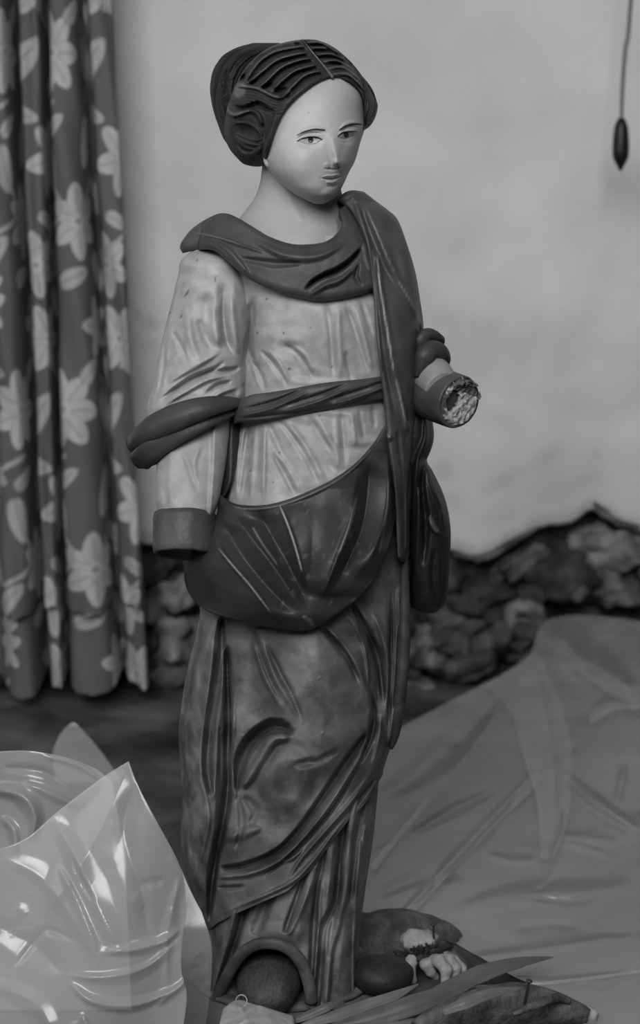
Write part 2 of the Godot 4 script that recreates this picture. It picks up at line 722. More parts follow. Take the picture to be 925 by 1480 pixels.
# ---- the setting
func _ready() -> void:
	rng.seed = 20240611
	var cam := Camera3D.new()
	cam.name = "camera"
	add_child(cam)
	cam.position = EYE
	cam.rotation_degrees.x = -TILT
	cam.keep_aspect = Camera3D.KEEP_HEIGHT
	cam.fov = rad_to_deg(2.0 * atan(740.0 / LENS))
	cam.near = 0.05
	cam.far = 60.0
	var eye := CameraAttributesPhysical.new()
	eye.frustum_focal_length = 50.0
	eye.frustum_focus_distance = 1.88
	eye.exposure_aperture = 3.6
	cam.attributes = eye
	cam.fov = rad_to_deg(2.0 * atan(740.0 / LENS))
	cam.current = true
	var env := Environment.new()
	var sky := Sky.new()
	var air := ProceduralSkyMaterial.new()
	air.sky_top_color = g(0.75)
	air.sky_horizon_color = g(0.85)
	air.ground_bottom_color = g(0.25)
	air.ground_horizon_color = g(0.4)
	air.sky_energy_multiplier = 1.0
	sky.sky_material = air
	env.background_mode = Environment.BG_SKY
	env.sky = sky
	env.tonemap_mode = Environment.TONE_MAPPER_LINEAR
	env.tonemap_exposure = 1.0
	env.sdfgi_enabled = true
	env.ssao_enabled = true
	env.ssil_enabled = true
	var around := WorldEnvironment.new()
	around.name = "world_environment"
	around.environment = env
	add_child(around)
	# daylight of an overcast sky, entering by the two windows of the room
	daylight("daylight_front", Vector3(-0.5, 2.45, 3.14), Vector3(-0.05, 0.5, -0.4), Vector2(2.1, 1.5), FRONT_LIGHT)
	daylight("daylight_side", Vector3(-2.16, 1.62, 0.75), Vector3(0.1, 0.75, 0.0), Vector2(1.4, 1.4), SIDE_LIGHT)
	paints()
	room()
	back_wall()
	curtain()
	pull_cord()
	statue()
	film()
	fragments()

const SIDE_LIGHT := 0.9
const FRONT_LIGHT := 13.0

func daylight(called: String, where: Vector3, toward: Vector3, size: Vector2, energy: float) -> void:
	var l := AreaLight3D.new()
	l.name = called
	add_child(l)
	l.area_size = size
	l.area_normalize_energy = true
	l.light_energy = energy
	l.light_color = Color(1, 1, 1)
	l.shadow_enabled = true
	l.area_range = 12.0
	l.look_at_from_position(where, toward, Vector3.UP)

func paints() -> void:
	var fine := noise_tex(3, 0.02, 0.78, 1.0)
	var spots := noise_tex(5, 0.045, 0.7, 1.0, 512, 3)
	var grain := noise_tex(9, 0.03, 0.0, 1.0, 512, 5)
	var coarse := noise_tex(12, 0.012, 0.0, 1.0, 512, 5)
	var patchy := noise_tex(21, 0.008, 0.68, 1.0, 512, 5, FastNoiseLite.TYPE_SIMPLEX_SMOOTH, false, 30.0)
	var strong := noise_tex(27, 0.012, 0.35, 1.0, 512, 5, FastNoiseLite.TYPE_SIMPLEX_SMOOTH, false, 40.0)
	M.tunic = mat(0, 0.55, fine, 5.0, grain, 0.05, true)
	M.skin = mat(0, 0.5, noise_tex(14, 0.012, 0.93, 1.0), 5.0, grain, 0.012, true)
	M.cloth = mat(0, 0.5, patchy, 4.0, grain, 0.05, true)
	M.dress = mat(0, 0.55, strong, 3.0, grain, 0.06, true)
	M.hair = mat(0, 0.5, spots, 6.0, grain, 0.06, true, 0.3)
	M.cloth_side = mat(0.085, 0.55, strong, 3.0, grain, 0.06)
	M.cloth_mid = mat(0.058, 0.5, patchy, 4.0, grain, 0.05)
	M.cloth_grey = mat(0.05, 0.55, patchy, 4.0, grain, 0.05)
	M.hem = mat(0.13, 0.55, strong, 4.0, grain, 0.05)
	M.cuff = mat(0.085, 0.5, patchy, 5.0, grain, 0.08)
	M.sleeve_end = mat(0.3, 0.55, fine, 5.0, grain, 0.05)
	M.ear = mat(0.44, 0.5)
	M.parting = mat(0.1, 0.6)
	M.shoe = mat(0.075, 0.6, noise_tex(31, 0.09, 0.5, 1.0, 512, 2), 5.0, grain, 0.08)
	M.eye_white = mat(0.30, 0.35)
	M.eye_dark = mat(0.008, 0.3)
	M.brow = mat(0.03, 0.6)
	M.plaster = mat(0, 0.9, noise_tex(41, 0.006, 0.9, 1.0, 512, 5), 0.9, coarse, 0.25, true, 0.2)
	M.paint = mat(0.20, 0.9, null, 1.0, null, 0.0, false, 0.2)
	M.mortar = mat(0.10, 0.95, strong, 2.0, coarse, 1.2, false, 0.15)
	M.stone_pale = mat(0.42, 0.9, strong, 2.5, coarse, 0.5, false, 0.2)
	M.stone_grey = mat(0.26, 0.9, strong, 2.5, coarse, 0.5, false, 0.2)
	M.stone_dark = mat(0.13, 0.9, strong, 2.5, coarse, 0.5, false, 0.2)
	M.floor = mat(0.20, 0.85, noise_tex(47, 0.007, 0.3, 1.0, 512, 5, FastNoiseLite.TYPE_SIMPLEX_SMOOTH, false, 30.0), 0.9, coarse, 0.5, false, 0.25)
	M.base = mat(0.22, 0.8, strong, 4.0, grain, 0.1)
	M.wood_break = mat(0.3, 0.9, spots, 9.0, grain, 0.15, true, 0.2)
	M.gesso = mat(0.40, 0.8, spots, 5.0, grain, 0.1, false, 0.3)
	M.black = mat(0.006, 0.4)
	M.cord = mat(0.16, 0.7)
	M.leaf = mat(0.13, 0.5, patchy, 4.0, grain, 0.05)
	M.leaf_pale = mat(0.2, 0.5, patchy, 4.0, grain, 0.05)
	M.fragment = mat(0.16, 0.65, strong, 5.0, grain, 0.3)
	M.dark_wood = mat(0.025, 0.6, spots, 5.0, grain, 0.08)
	M.iron = mat(0.03, 0.45, spots, 20.0, null, 0.0, false, 0.5)
	M.paper = mat(0.42, 0.75, fine, 4.0, grain, 0.08, false, 0.3)
	M.film = film_mat(0.48, 0.43)
	M.film_thin = film_mat(0.5, 0.25)
	M.film_fold = film_mat(0.46, 0.22)
	M.film_far = film_mat(0.5, 0.38)

func film_mat(col: float, alpha: float) -> StandardMaterial3D:
	var m := StandardMaterial3D.new()
	m.albedo_color = Color(g(col).linear_to_srgb(), alpha)
	m.transparency = BaseMaterial3D.TRANSPARENCY_ALPHA
	m.roughness = 0.2
	m.metallic_specular = 0.45
	m.cull_mode = BaseMaterial3D.CULL_DISABLED
	return m

func boxes(list: Array) -> ArrayMesh:
	var st := SurfaceTool.new()
	st.begin(Mesh.PRIMITIVE_TRIANGLES)
	for b in list:
		var m := BoxMesh.new()
		m.size = b[1] - b[0]
		st.append_from(m, 0, Transform3D(Basis(), (b[0] + b[1]) * 0.5))
	return st.commit()

func room() -> void:
	struct("floor", boxes([[Vector3(-2.4, -0.2, -1.75), Vector3(2.4, 0, 3.4)]]), M.floor)
	struct("ceiling", boxes([[Vector3(-2.4, 3.4, -1.75), Vector3(2.4, 3.6, 3.4)]]), M.paint)
	# the side wall and the wall behind the camera each leave a window open
	struct("wall_left", boxes([
		[Vector3(-2.4, 0, -1.35), Vector3(-2.2, 0.85, 3.2)], [Vector3(-2.4, 2.4, -1.35), Vector3(-2.2, 3.4, 3.2)],
		[Vector3(-2.4, 0.85, -1.35), Vector3(-2.2, 2.4, 0.0)], [Vector3(-2.4, 0.85, 1.5), Vector3(-2.2, 2.4, 3.2)]]), M.paint)
	struct("wall_right", boxes([[Vector3(2.2, 0, -1.35), Vector3(2.4, 3.4, 3.2)]]), M.paint)
	struct("wall_front", boxes([
		[Vector3(-2.4, 0, 3.2), Vector3(2.4, 1.65, 3.4)], [Vector3(-2.4, 3.25, 3.2), Vector3(2.4, 3.4, 3.4)],
		[Vector3(-2.4, 1.65, 3.2), Vector3(-1.6, 3.25, 3.4)], [Vector3(0.6, 1.65, 3.2), Vector3(2.4, 3.25, 3.4)]]), M.paint)
	var win_a := frame_boxes(Vector3(-2.36, 0.85, 0.0), Vector3(-2.3, 2.4, 1.5), 2)
	struct("window_1", boxes(win_a), M.paint)
	struct("window_2", boxes(frame_boxes(Vector3(-1.6, 1.65, 3.3), Vector3(0.6, 3.25, 3.36), 0)), M.paint)

func frame_boxes(lo: Vector3, hi: Vector3, axis: int) -> Array:   # four bars and a mullion
	var a := Vector3.ZERO
	a[axis] = 0.07
	var mid := (lo[axis] + hi[axis]) * 0.5
	var l2 := lo
	l2[axis] = mid - 0.03
	var h2 := hi
	h2[axis] = mid + 0.03
	var la := lo
	la[axis] = hi[axis] - 0.07
	var ha := hi
	ha[axis] = lo[axis] + 0.07
	return [[lo, Vector3(hi.x, lo.y + 0.07, hi.z)], [Vector3(lo.x, hi.y - 0.07, lo.z), hi], [lo, ha], [la, hi], [l2, h2]]

func back_wall() -> void:
	var wall := struct("wall_back", boxes([[Vector3(-2.4, 0, -1.75), Vector3(2.4, 3.4, -1.36)]]), M.mortar)
	# the plaster coat, three centimetres thick, broken off along a ragged line
	var edge := pv([-300, 800, 60, 790, 150, 776, 205, 786, 262, 792, 330, 812, 420, 836, 520, 838, 600, 815, 640, 798, 662, 803, 688, 812, 706, 814, 724, 800, 748, 784, 775, 768, 802, 760, 838, 751, 862, 737, 874, 752, 895, 763, 930, 768, 1000, 772, 1200, 790])
	var line := PackedVector2Array()
	for q in edge:
		var w := at(q.x, q.y, WALL_Z)
		line.append(Vector2(w.x, w.y))
	var no := FastNoiseLite.new()
	no.seed = 4
	no.frequency = 9.0
	no.fractal_octaves = 4
	var stain := Relief.new(-300, -100, 1250, 860, 0.25)
	for s in [[640, 455, 45, 14, 0, -0.10], [700, 470, 40, 10, 5, -0.06], [200, 452, 10, 14, 0, -0.16], [222, 468, 30, 7, 8, -0.2], [215, 500, 26, 14, 0, -0.1], [790, 660, 60, 18, -35, -0.10], [720, 700, 60, 14, -30, -0.09], [850, 690, 40, 16, -20, -0.08], [640, 680, 30, 26, 40, -0.12], [655, 720, 26, 20, 0, -0.08], [740, 745, 60, 16, -10, -0.06], [880, 140, 9, 6, 0, -0.08], [860, 660, 26, 9, -50, -0.08], [700, 600, 70, 30, 20, -0.04], [460, 360, 90, 40, 0, -0.03]]:
		stain.blob(s[0], s[1], s[2], s[3], s[4], s[5] * 1.6, 0, true)
	var nu := 330
	var nv := 110
	var P := PackedVector3Array()
	var C := PackedColorArray()
	for j in range(-1, nv):
		for i in nu:
			var x := lerpf(-2.2, 2.2, float(i) / (nu - 1))
			var low := y_on(line, x) + no.get_noise_1d(x * 3.0) * 0.012
			var v := float(maxi(j, 0)) / (nv - 1)
			var y := lerpf(low, 3.39, v * v * 0.7 + v * 0.3)
			var z := WALL_Z + no.get_noise_2d(x * 0.35, y * 0.35) * 0.012
			if j < 0:
				z -= 0.04
			elif j < 3:
				z -= 0.004 * (3 - j)
			P.append(Vector3(x, y, z))
			var d := P[P.size() - 1] - EYE
			var f := -d.z * tc - d.y * ts
			var px := 462.5 + d.x / f * LENS
			var py := 740.0 - (d.y * tc - d.z * ts) / f * LENS
			C.append(shade_of(0.67, stain.look(stain.tone, px, py), 0.8, 0.05))
	var coat := obj("plaster", grid(P, nu, nv + 1, false, C, 0, true), M.plaster, wall)
	coat.position = Vector3.ZERO
	# a thin lifted flake of plaster along the break
	var flake := tube([at(655, 802, WALL_Z + 0.02), at(700, 806, WALL_Z + 0.03), at(735, 786, WALL_Z + 0.03), at(775, 764, WALL_Z + 0.02)], [0.004, 0.007, 0.007, 0.004], 8, false, 6, 3, 0.2, 9.0)
	obj("plaster_flake", flake, M.stone_grey, wall)
	var crown := tube([at(858, 726, WALL_Z + 0.01), at(872, 738, WALL_Z + 0.015), at(890, 752, WALL_Z + 0.015), at(924, 762, WALL_Z + 0.01)], [0.003, 0.006, 0.006, 0.004], 8, false, 6, 3, 0.2, 9.0)
	obj("plaster_flake", crown, M.stone_grey, wall)
	# stones laid bare under the plaster: x, y, half width, half height (pixels), turn, kind, seed
	var S := {"p": M.stone_pale, "g": M.stone_grey, "d": M.stone_dark}
	for s in [[880, 792, 52, 27, 6, "p"], [800, 830, 52, 36, -22, "d"], [882, 846, 40, 26, 4, "g"], [748, 812, 42, 15, -33, "g"], [838, 838, 22, 30, 20, "g"], [962, 830, 50, 40, 0, "g"],
			[690, 856, 46, 34, 24, "d"], [648, 838, 36, 28, 30, "d"], [752, 884, 26, 24, 0, "p"], [702, 912, 34, 28, -15, "g"], [655, 905, 34, 36, 10, "g"], [610, 930, 30, 34, 0, "p"], [668, 962, 44, 26, -20, "g"], [600, 985, 30, 22, 0, "p"],
			[740, 930, 30, 24, 0, "d"], [720, 975, 44, 24, -25, "d"], [622, 1010, 40, 22, -25, "d"], [790, 916, 60, 22, 4, "d"], [870, 920, 60, 24, 2, "g"], [940, 920, 50, 26, 0, "d"], [800, 966, 60, 26, 0, "g"], [900, 972, 60, 26, 0, "d"], [690, 1010, 50, 22, 0, "g"],
			[222, 830, 34, 30, 10, "d"], [252, 858, 32, 26, 0, "p"], [216, 878, 26, 22, 0, "g"], [248, 916, 34, 30, 0, "p"], [212, 930, 22, 28, 0, "d"], [255, 960, 40, 24, 0, "g"], [214, 974, 28, 18, 0, "d"], [180, 850, 30, 36, 0, "g"], [175, 930, 36, 34, 0, "d"], [120, 840, 44, 36, 0, "g"], [120, 920, 44, 36, 0, "d"], [50, 850, 44, 40, 0, "d"], [40, 940, 50, 36, 0, "g"], [-30, 880, 50, 50, 0, "g"],
			[320, 850, 40, 34, 0, "g"], [400, 880, 46, 36, 0, "d"], [320, 930, 44, 36, 0, "p"], [480, 890, 46, 36, 0, "g"], [560, 880, 40, 36, 0, "d"], [410, 960, 50, 34, 0, "g"], [500, 970, 50, 32, 0, "d"], [570, 945, 30, 30, 0, "g"]]:
		var where := at(s[0], s[1], -1.345)
		var sc := 0.00122
		var high: float = s[3] * sc
		if where.y - high < 0.0:
			high = maxf(where.y, 0.01)
		var o := obj("stone", lump(Vector3(s[2] * sc, high, 0.06), 0.75, 16.0, int(s[0] * 7 + s[1]), 30, 9.0, 4.0), S[s[5]], wall, where)
		o.rotation_degrees.z = -s[4]

# ---- lace curtain
func flower_tex() -> ImageTexture:
	var W := 640
	var H := 900
	var im := Image.create(W, H, false, Image.FORMAT_RGB8)
	im.fill(Color(0.39, 0.39, 0.39))
	var thread := Color(0.35, 0.35, 0.35)
	for y in range(0, H, 3):
		im.fill_rect(Rect2i(0, y, W, 1), thread)
	var r := RandomNumberGenerator.new()
	r.seed = 8
	var light := 0.67
	# each bloom: x, y, size, petals
	for f in [[110, 120, 92, 6], [430, 300, 104, 7], [160, 560, 100, 6], [500, 720, 96, 6], [330, 40, 66, 5], [575, 90, 80, 5], [80, 830, 84, 6], [330, 890, 60, 5]]:
		for k in f[3]:
			var a: float = TAU * k / f[3] + f[0]
			petal(im, f[0] + cos(a) * f[2] * 0.55, f[1] + sin(a) * f[2] * 0.6, f[2] * 0.44, f[2] * 0.29, a, light, r)
		petal(im, f[0], f[1], f[2] * 0.2, f[2] * 0.2, 0, light - 0.08, r)
		for k in 7:
			var a := TAU * k / 7.0
			petal(im, f[0] + cos(a) * f[2] * 0.17, f[1] + sin(a) * f[2] * 0.17, f[2] * 0.075, f[2] * 0.075, 0, light + 0.05, r)
	for f in [[250, 220, 72, 30, 1.1], [60, 320, 76, 32, -0.9], [310, 460, 70, 30, 0.5], [560, 520, 74, 32, 2.0], [280, 720, 70, 30, 0.7], [360, 800, 60, 26, -0.8], [600, 310, 60, 28, 1.3], [230, 370, 54, 24, -0.5], [400, 590, 62, 28, 1.4], [50, 450, 50, 24, 0.3], [610, 850, 60, 28, 1.0], [20, 650, 60, 28, -1.0], [330, 200, 50, 22, 0.2], [520, 200, 46, 22, -0.7], [200, 30, 50, 22, 0.9], [280, 570, 48, 22, 1.9], [430, 480, 46, 20, -0.6], [130, 720, 46, 20, 0.4], [480, 860, 50, 24, -0.4], [200, 820, 54, 24, 1.5], [620, 640, 50, 24, 0.5], [20, 210, 46, 22, 1.2]]:
		petal(im, f[0], f[1], f[2], f[3], f[4], light - 0.04, r)
	for st in [[110, 190, 250, 300, 60], [430, 420, 330, 520, -40], [180, 680, 60, 800, 50], [520, 690, 560, 480, 40], [250, 280, 330, 130, -40], [420, 640, 350, 760, 60], [590, 220, 580, 420, 50]]:
		for k in 90:
			var t := k / 89.0
			var x: float = lerpf(st[0], st[2], t) + st[4] * sin(t * PI)
			var y: float = lerpf(st[1], st[3], t)
			im.fill_rect(Rect2i(clampi(int(x) - 5, 0, W - 11), clampi(int(y) - 5, 0, H - 11), 11, 11), g(light - 0.05))
	return ImageTexture.create_from_image(im)

func petal(im: Image, cx: float, cy: float, a: float, b: float, turn: float, v: float, r: RandomNumberGenerator) -> void:
	var c := cos(turn)
	var s := sin(turn)
	var W := im.get_width()
	var H := im.get_height()
	for y in range(int(cy - a), int(cy + a) + 1):
		for x in range(int(cx - a), int(cx + a) + 1):
			var u := ((x - cx) * c + (y - cy) * s) / a
			var w := ((y - cy) * c - (x - cx) * s) / b
			var d := u * u + w * w * (1.0 + 0.5 * u)
			if d < 1.0:
				var vein := 0.1 if absf(w) < 0.09 and u < 0.6 else 0.0
				im.set_pixel(posmod(x, W), posmod(y, H), g(v - vein - (0.06 if d > 0.8 else 0.0) + r.randf() * 0.03))

func curtain() -> void:
	var m := StandardMaterial3D.new()
	m.albedo_texture = flower_tex()
	m.roughness = 0.9
	m.metallic_specular = 0.2
	m.cull_mode = BaseMaterial3D.CULL_DISABLED
	m.backlight_enabled = true
	m.backlight = g(0.25)
	var t := thing("lace_curtain", "floor-length flower-patterned lace curtain hanging in folds before the plaster wall", "curtain", Vector3(-0.55, 0.0, -1.15))
	# the pleats in plan: x at the top, x at the hem, how far the fold stands forward
	var plan := [[-95, -110, 0.0], [-70, -80, 0.05], [-40, -45, 0.02], [-22, -22, -0.02], [-4, 6, 0.045], [12, 26, 0.055], [24, 42, 0.035], [31, 53, -0.06], [40, 60, 0.015], [55, 70, 0.02], [68, 78, 0.012], [75, 83, -0.08], [84, 92, 0.02], [98, 118, 0.045], [113, 142, 0.04], [121, 156, 0.012], [127, 164, -0.045], [138, 174, 0.0], [152, 184, 0.01], [164, 194, 0.02], [171, 202, 0.03], [172, 205, 0.014], [166, 199, 0.008]]
	for layer in 2:
		var y_up := 4.0 if layer == 0 else 850.0
		var hem := at(100, 868.0 if layer == 0 else 988.0, -1.15).y
		var top_y := 2.5 if layer == 0 else at(100, 845, -1.15).y
		var z_off := 0.0 if layer == 0 else -0.022
		var n := 300
		var nv := 120 if layer == 0 else 40
		var P := PackedVector3Array()
		var UV := PackedVector2Array()
		var ref_top := at(100, 0, -1.15).y
		var ref_low := at(100, 960, -1.15).y
		var runs := PackedFloat32Array()
		var last := Vector2.ZERO
		for i in n:
			var s := float(i) / (n - 1) * (plan.size() - 1)
			var k := mini(int(s), plan.size() - 2)
			var f := s - k
			var q := []
			for c in 3:
				q.append(cubic_interpolate(plan[k][c], plan[k + 1][c], plan[maxi(k - 1, 0)][c], plan[mini(k + 2, plan.size() - 1)][c], f))
			var a := at((q[0] + q[1]) * 0.5, 480, -1.15).x
			var here := Vector2(a, q[2])
			runs.append(0.0 if i == 0 else runs[i - 1] + here.distance_to(last))
			last = here
		for j in nv:
			var v := float(j) / (nv - 1)
			for i in n:
				var s := float(i) / (n - 1) * (plan.size() - 1)
				var k := mini(int(s), plan.size() - 2)
				var f := s - k
				var q := []
				for c in 3:
					q.append(cubic_interpolate(plan[k][c], plan[k + 1][c], plan[maxi(k - 1, 0)][c], plan[mini(k + 2, plan.size() - 1)][c], f))
				var low: float = hem - q[2] * 0.35 + 0.004 * absf(fmod(runs[i] / 0.012, 2.0) - 1.0) * (1.0 if layer == 0 else 0.6)
				var y := lerpf(top_y, low, v)
				var w := clampf((ref_top - y) / (ref_top - ref_low), -2.0, 1.2)
				var px: float = lerpf(q[0], q[1], w)
				var x := at(px, 480.0, -1.15).x
				var z: float = -1.15 + z_off + q[2] + 0.006 * sin(y * 11.0 + s * 1.3) + 0.004 * sin(y * 27.0 + s * 2.0)
				if layer == 0 and v > 0.985:
					z += 0.003
				P.append(Vector3(x, y, z))
				UV.append(Vector2(runs[i] / 0.42, (2.5 - y) / 0.59))
		obj("curtain_panel" if layer == 0 else "curtain_flounce", grid(P, n, nv, false, PackedColorArray(), 0, false, UV), m, t)
	var rod := tube([Vector3(-1.3, 2.51, -1.13), Vector3(-0.2, 2.51, -1.13)], [0.012, 0.012], 10)
	var r := obj("curtain_rod", rod, M.iron)
	tag(r, "thin iron rod on which the lace curtain hangs", "curtain rod")

func pull_cord() -> void:
	var z := -1.12
	var t := thing("pull_cord", "thin grey cord with a black wooden pull hanging before the wall", "cord pull", at(899, 205, z))
	obj("cord", tube([Vector3(at(914, 0, z).x + 0.03, 3.39, z), Vector3(at(914, 0, z).x + 0.012, 1.6, z), at(911, 10, z), at(904, 70, z), at(900, 120, z), at(898, 172, z)], [0.0036, 0.0036, 0.0036, 0.0036, 0.0036, 0.003], 8), M.cord, t)
	var s := 0.00128
	var prof := []
	for q in [[3, 0], [6, 4], [9, 12], [10.5, 26], [11, 42], [10.5, 50], [8, 56], [4, 63], [1.5, 68]]:
		prof.append([q[0] * s, q[1] * s])
	obj("pull", lathe(prof, 16, at(898, 170, z), Vector3(0.01, -1, 0)), M.black, t)

# ---- the carved figure
var core: Trunk
var skull: Trunk
var face_t: Trunk
var dress_t: Trunk

func core_z(px: float, py: float) -> float:
	return core.front(px, py)

func head_z(px: float, py: float) -> float:
	return maxf(skull.front(px, py), face_t.front(px, py))

func statue() -> void:
	core = Trunk.new([[280, 350, 530, 0.0, 0.03, 0.04], [300, 318, 556, 0.0, 0.045, 0.05], [350, 290, 592, 0.0, 0.07, 0.07], [420, 290, 604, 0.0, 0.088, 0.08], [500, 300, 604, 0.0, 0.097, 0.085], [600, 300, 600, 0.0, 0.1, 0.085],
		[700, 288, 590, 0.0, 0.108, 0.09], [800, 266, 588, 0.0, 0.118, 0.1], [870, 276, 585, 0.0, 0.118, 0.1], [950, 276, 580, 0.0, 0.116, 0.1], [1460, 298, 520, 0.0, 0.116, 0.1]])
	var t := thing("carved_statue", "painted wooden figure of a young woman with both hands broken off, in draped mantle", "statue", Vector3(0, 0, 0.0))
	tunic(t)
	skirts(t)
	apron(t)
	arm_with_cuff(t)
	arm_with_stump(t)
	shoulder_mantle(t)
	head(t)

func tunic(t: Node3D) -> void:
	var r := Relief.new(300, 340, 620, 760)
	r.stroke([368, 425, 362, 455, 358, 490, 364, 535], 12, 16, -12)
	r.stroke([356, 506, 366, 532, 376, 562], 5, 5, 4, 1)
	r.stroke([409, 498, 428, 510, 444, 532, 453, 552], 9, 4, -6)
	r.stroke([418, 497, 440, 512, 456, 538], 4, 16, 3)
	r.stroke([374, 505, 392, 524, 407, 545, 416, 562], 10, 4, -7)
	r.stroke([384, 503, 402, 520, 420, 552], 4, 16, 4)
	r.stroke([366, 522, 378, 545, 384, 566], 6, 8, -5)
	r.stroke([468, 436, 476, 472, 481, 552], 12, 4, -3.5)
	r.stroke([488, 436, 489, 490, 492, 550], 10, 10, 3)
	r.stroke([497, 434, 514, 477, 533, 540], 5, 7, -4)
	r.stroke([500, 505, 505, 532, 510, 552], 5, 8, -4.5)
	r.stroke([521, 432, 530, 460, 540, 490], 6, 7, -3)
	r.stroke([510, 436, 524, 480, 540, 540], 6, 6, 2.5)
	r.stroke([400, 605, 423, 633, 444, 667, 461, 702], 11, 3.5, -7)
	r.stroke([412, 603, 436, 635, 458, 670, 474, 705], 4, 18, 4)
	r.stroke([392, 654, 410, 685, 429, 722], 10, 3.5, -6.5)
	r.stroke([402, 652, 422, 685, 440, 716], 4, 14, 3.5)
	r.stroke([386, 608, 399, 636, 412, 668], 8, 9, -4)
	r.stroke([444, 598, 465, 633, 482, 656], 8, 4, -4.5)
	r.stroke([456, 598, 476, 632, 492, 660], 4, 12, 3)
	r.stroke([492, 592, 496, 628, 499, 680], 7, 6, -3.5)
	r.stroke([483, 594, 487, 628, 488, 680], 7, 6, 2.5)
	r.stroke([518, 586, 527, 640], 6, 6, -3.5)
	r.stroke([508, 590, 514, 650], 7, 7, 2.5)
	r.stroke([538, 584, 542, 620], 6, 6, -3)
	r.stroke([383, 608, 381, 730], 6, 10, 4.5)
	r.stroke([359, 612, 352, 660, 345, 720], 6, 8, -7)
	r.stroke([370, 610, 366, 660, 362, 725], 7, 9, 4)
	r.stroke([345, 640, 334, 700, 330, 735], 6, 6, 5)
	r.pleats([[4, 4, 352, 600, 350, 660, 342, 735], [-5, -5, 362, 600, 357, 660, 350, 735], [4, 4, 383, 604, 382, 660, 381, 740], [-3, -3, 398, 604, 410, 650, 424, 740], [3, 3, 410, 604, 436, 650, 462, 720], [-3, -3, 440, 600, 464, 640, 484, 690], [3, 3, 462, 596, 478, 640, 492, 690], [-2, -2, 494, 592, 498, 660], [3, 3, 508, 588, 514, 650], [-3, -3, 528, 584, 530, 640]], 326, 560)
	r.pleats([[-5, -5, 366, 430, 362, 490, 370, 560], [4, 5, 392, 470, 398, 510, 410, 562], [-2, -3, 408, 490, 426, 520, 440, 556], [4, 4, 436, 440, 446, 500, 462, 552], [-3, -3, 472, 436, 478, 490, 482, 550], [3, 3, 490, 434, 492, 500, 498, 550], [-3, -3, 500, 434, 512, 480, 524, 546], [3, 3, 514, 432, 526, 480, 538, 546]], 350, 556)
	r.blob(430, 480, 70, 60, 0, 6)
	r.blob(505, 480, 60, 70, 0, 4)
	for s in [[410, 481, 1.6], [385, 432, 1.2], [449, 474, 1], [372, 481, 1.2], [362, 680, 1], [404, 654, 1.2], [480, 530, 1], [418, 533, 2.2], [395, 697, 1], [462, 601, 1.2]]:
		r.blob(s[0], s[1], s[2] + 0.6, s[2] + 0.6, 0, -0.85, 2, true)
	r.soften(1.35, 2)
	var body := Trunk.new([[340, 318, 560, 0.0, 0.066, 0.07], [430, 334, 590, 0.0, 0.088, 0.08], [500, 344, 590, 0.0, 0.095, 0.085], [580, 338, 590, 0.0, 0.096, 0.085], [640, 330, 582, 0.0, 0.1, 0.085], [760, 308, 580, 0.0, 0.108, 0.09]])
	obj("tunic", trunk_mesh(body, 340, 758, 0.40, r, 1.8), M.tunic, t)
	# neck of the gown and the girdle
	var s := Relief.new(320, 530, 580, 630)
	for k in 3:
		var x := 372.0 + k * 62.0
		s.stroke([x - 30, 602 - k * 6, x + 20, 590 - k * 8, x + 75, 566 - k * 6], 4, 7, 6, 1)
		s.stroke([x - 22, 592 - k * 6, x + 26, 580 - k * 8, x + 70, 560 - k * 6], 5, 3, -5)
	s.stroke([350, 604, 420, 596, 552, 574], 3, 9, -4)
	s.wear([400, 592, 440, 580, 470, 572], 2.5, 0.35)
	s.wear([470, 580, 510, 570, 540, 560], 2, 0.3)
	s.soften(1.4, 1)
	obj("girdle", patch([338, 584, 362, 571, 390, 567, 420, 562, 470, 553, 520, 548, 556, 543], [338, 612, 362, 609, 390, 606, 420, 601, 460, 594, 500, 587, 556, 578], [], [], core_z, 0.010, 14, 0.075, s, 1.6), M.cloth, t)

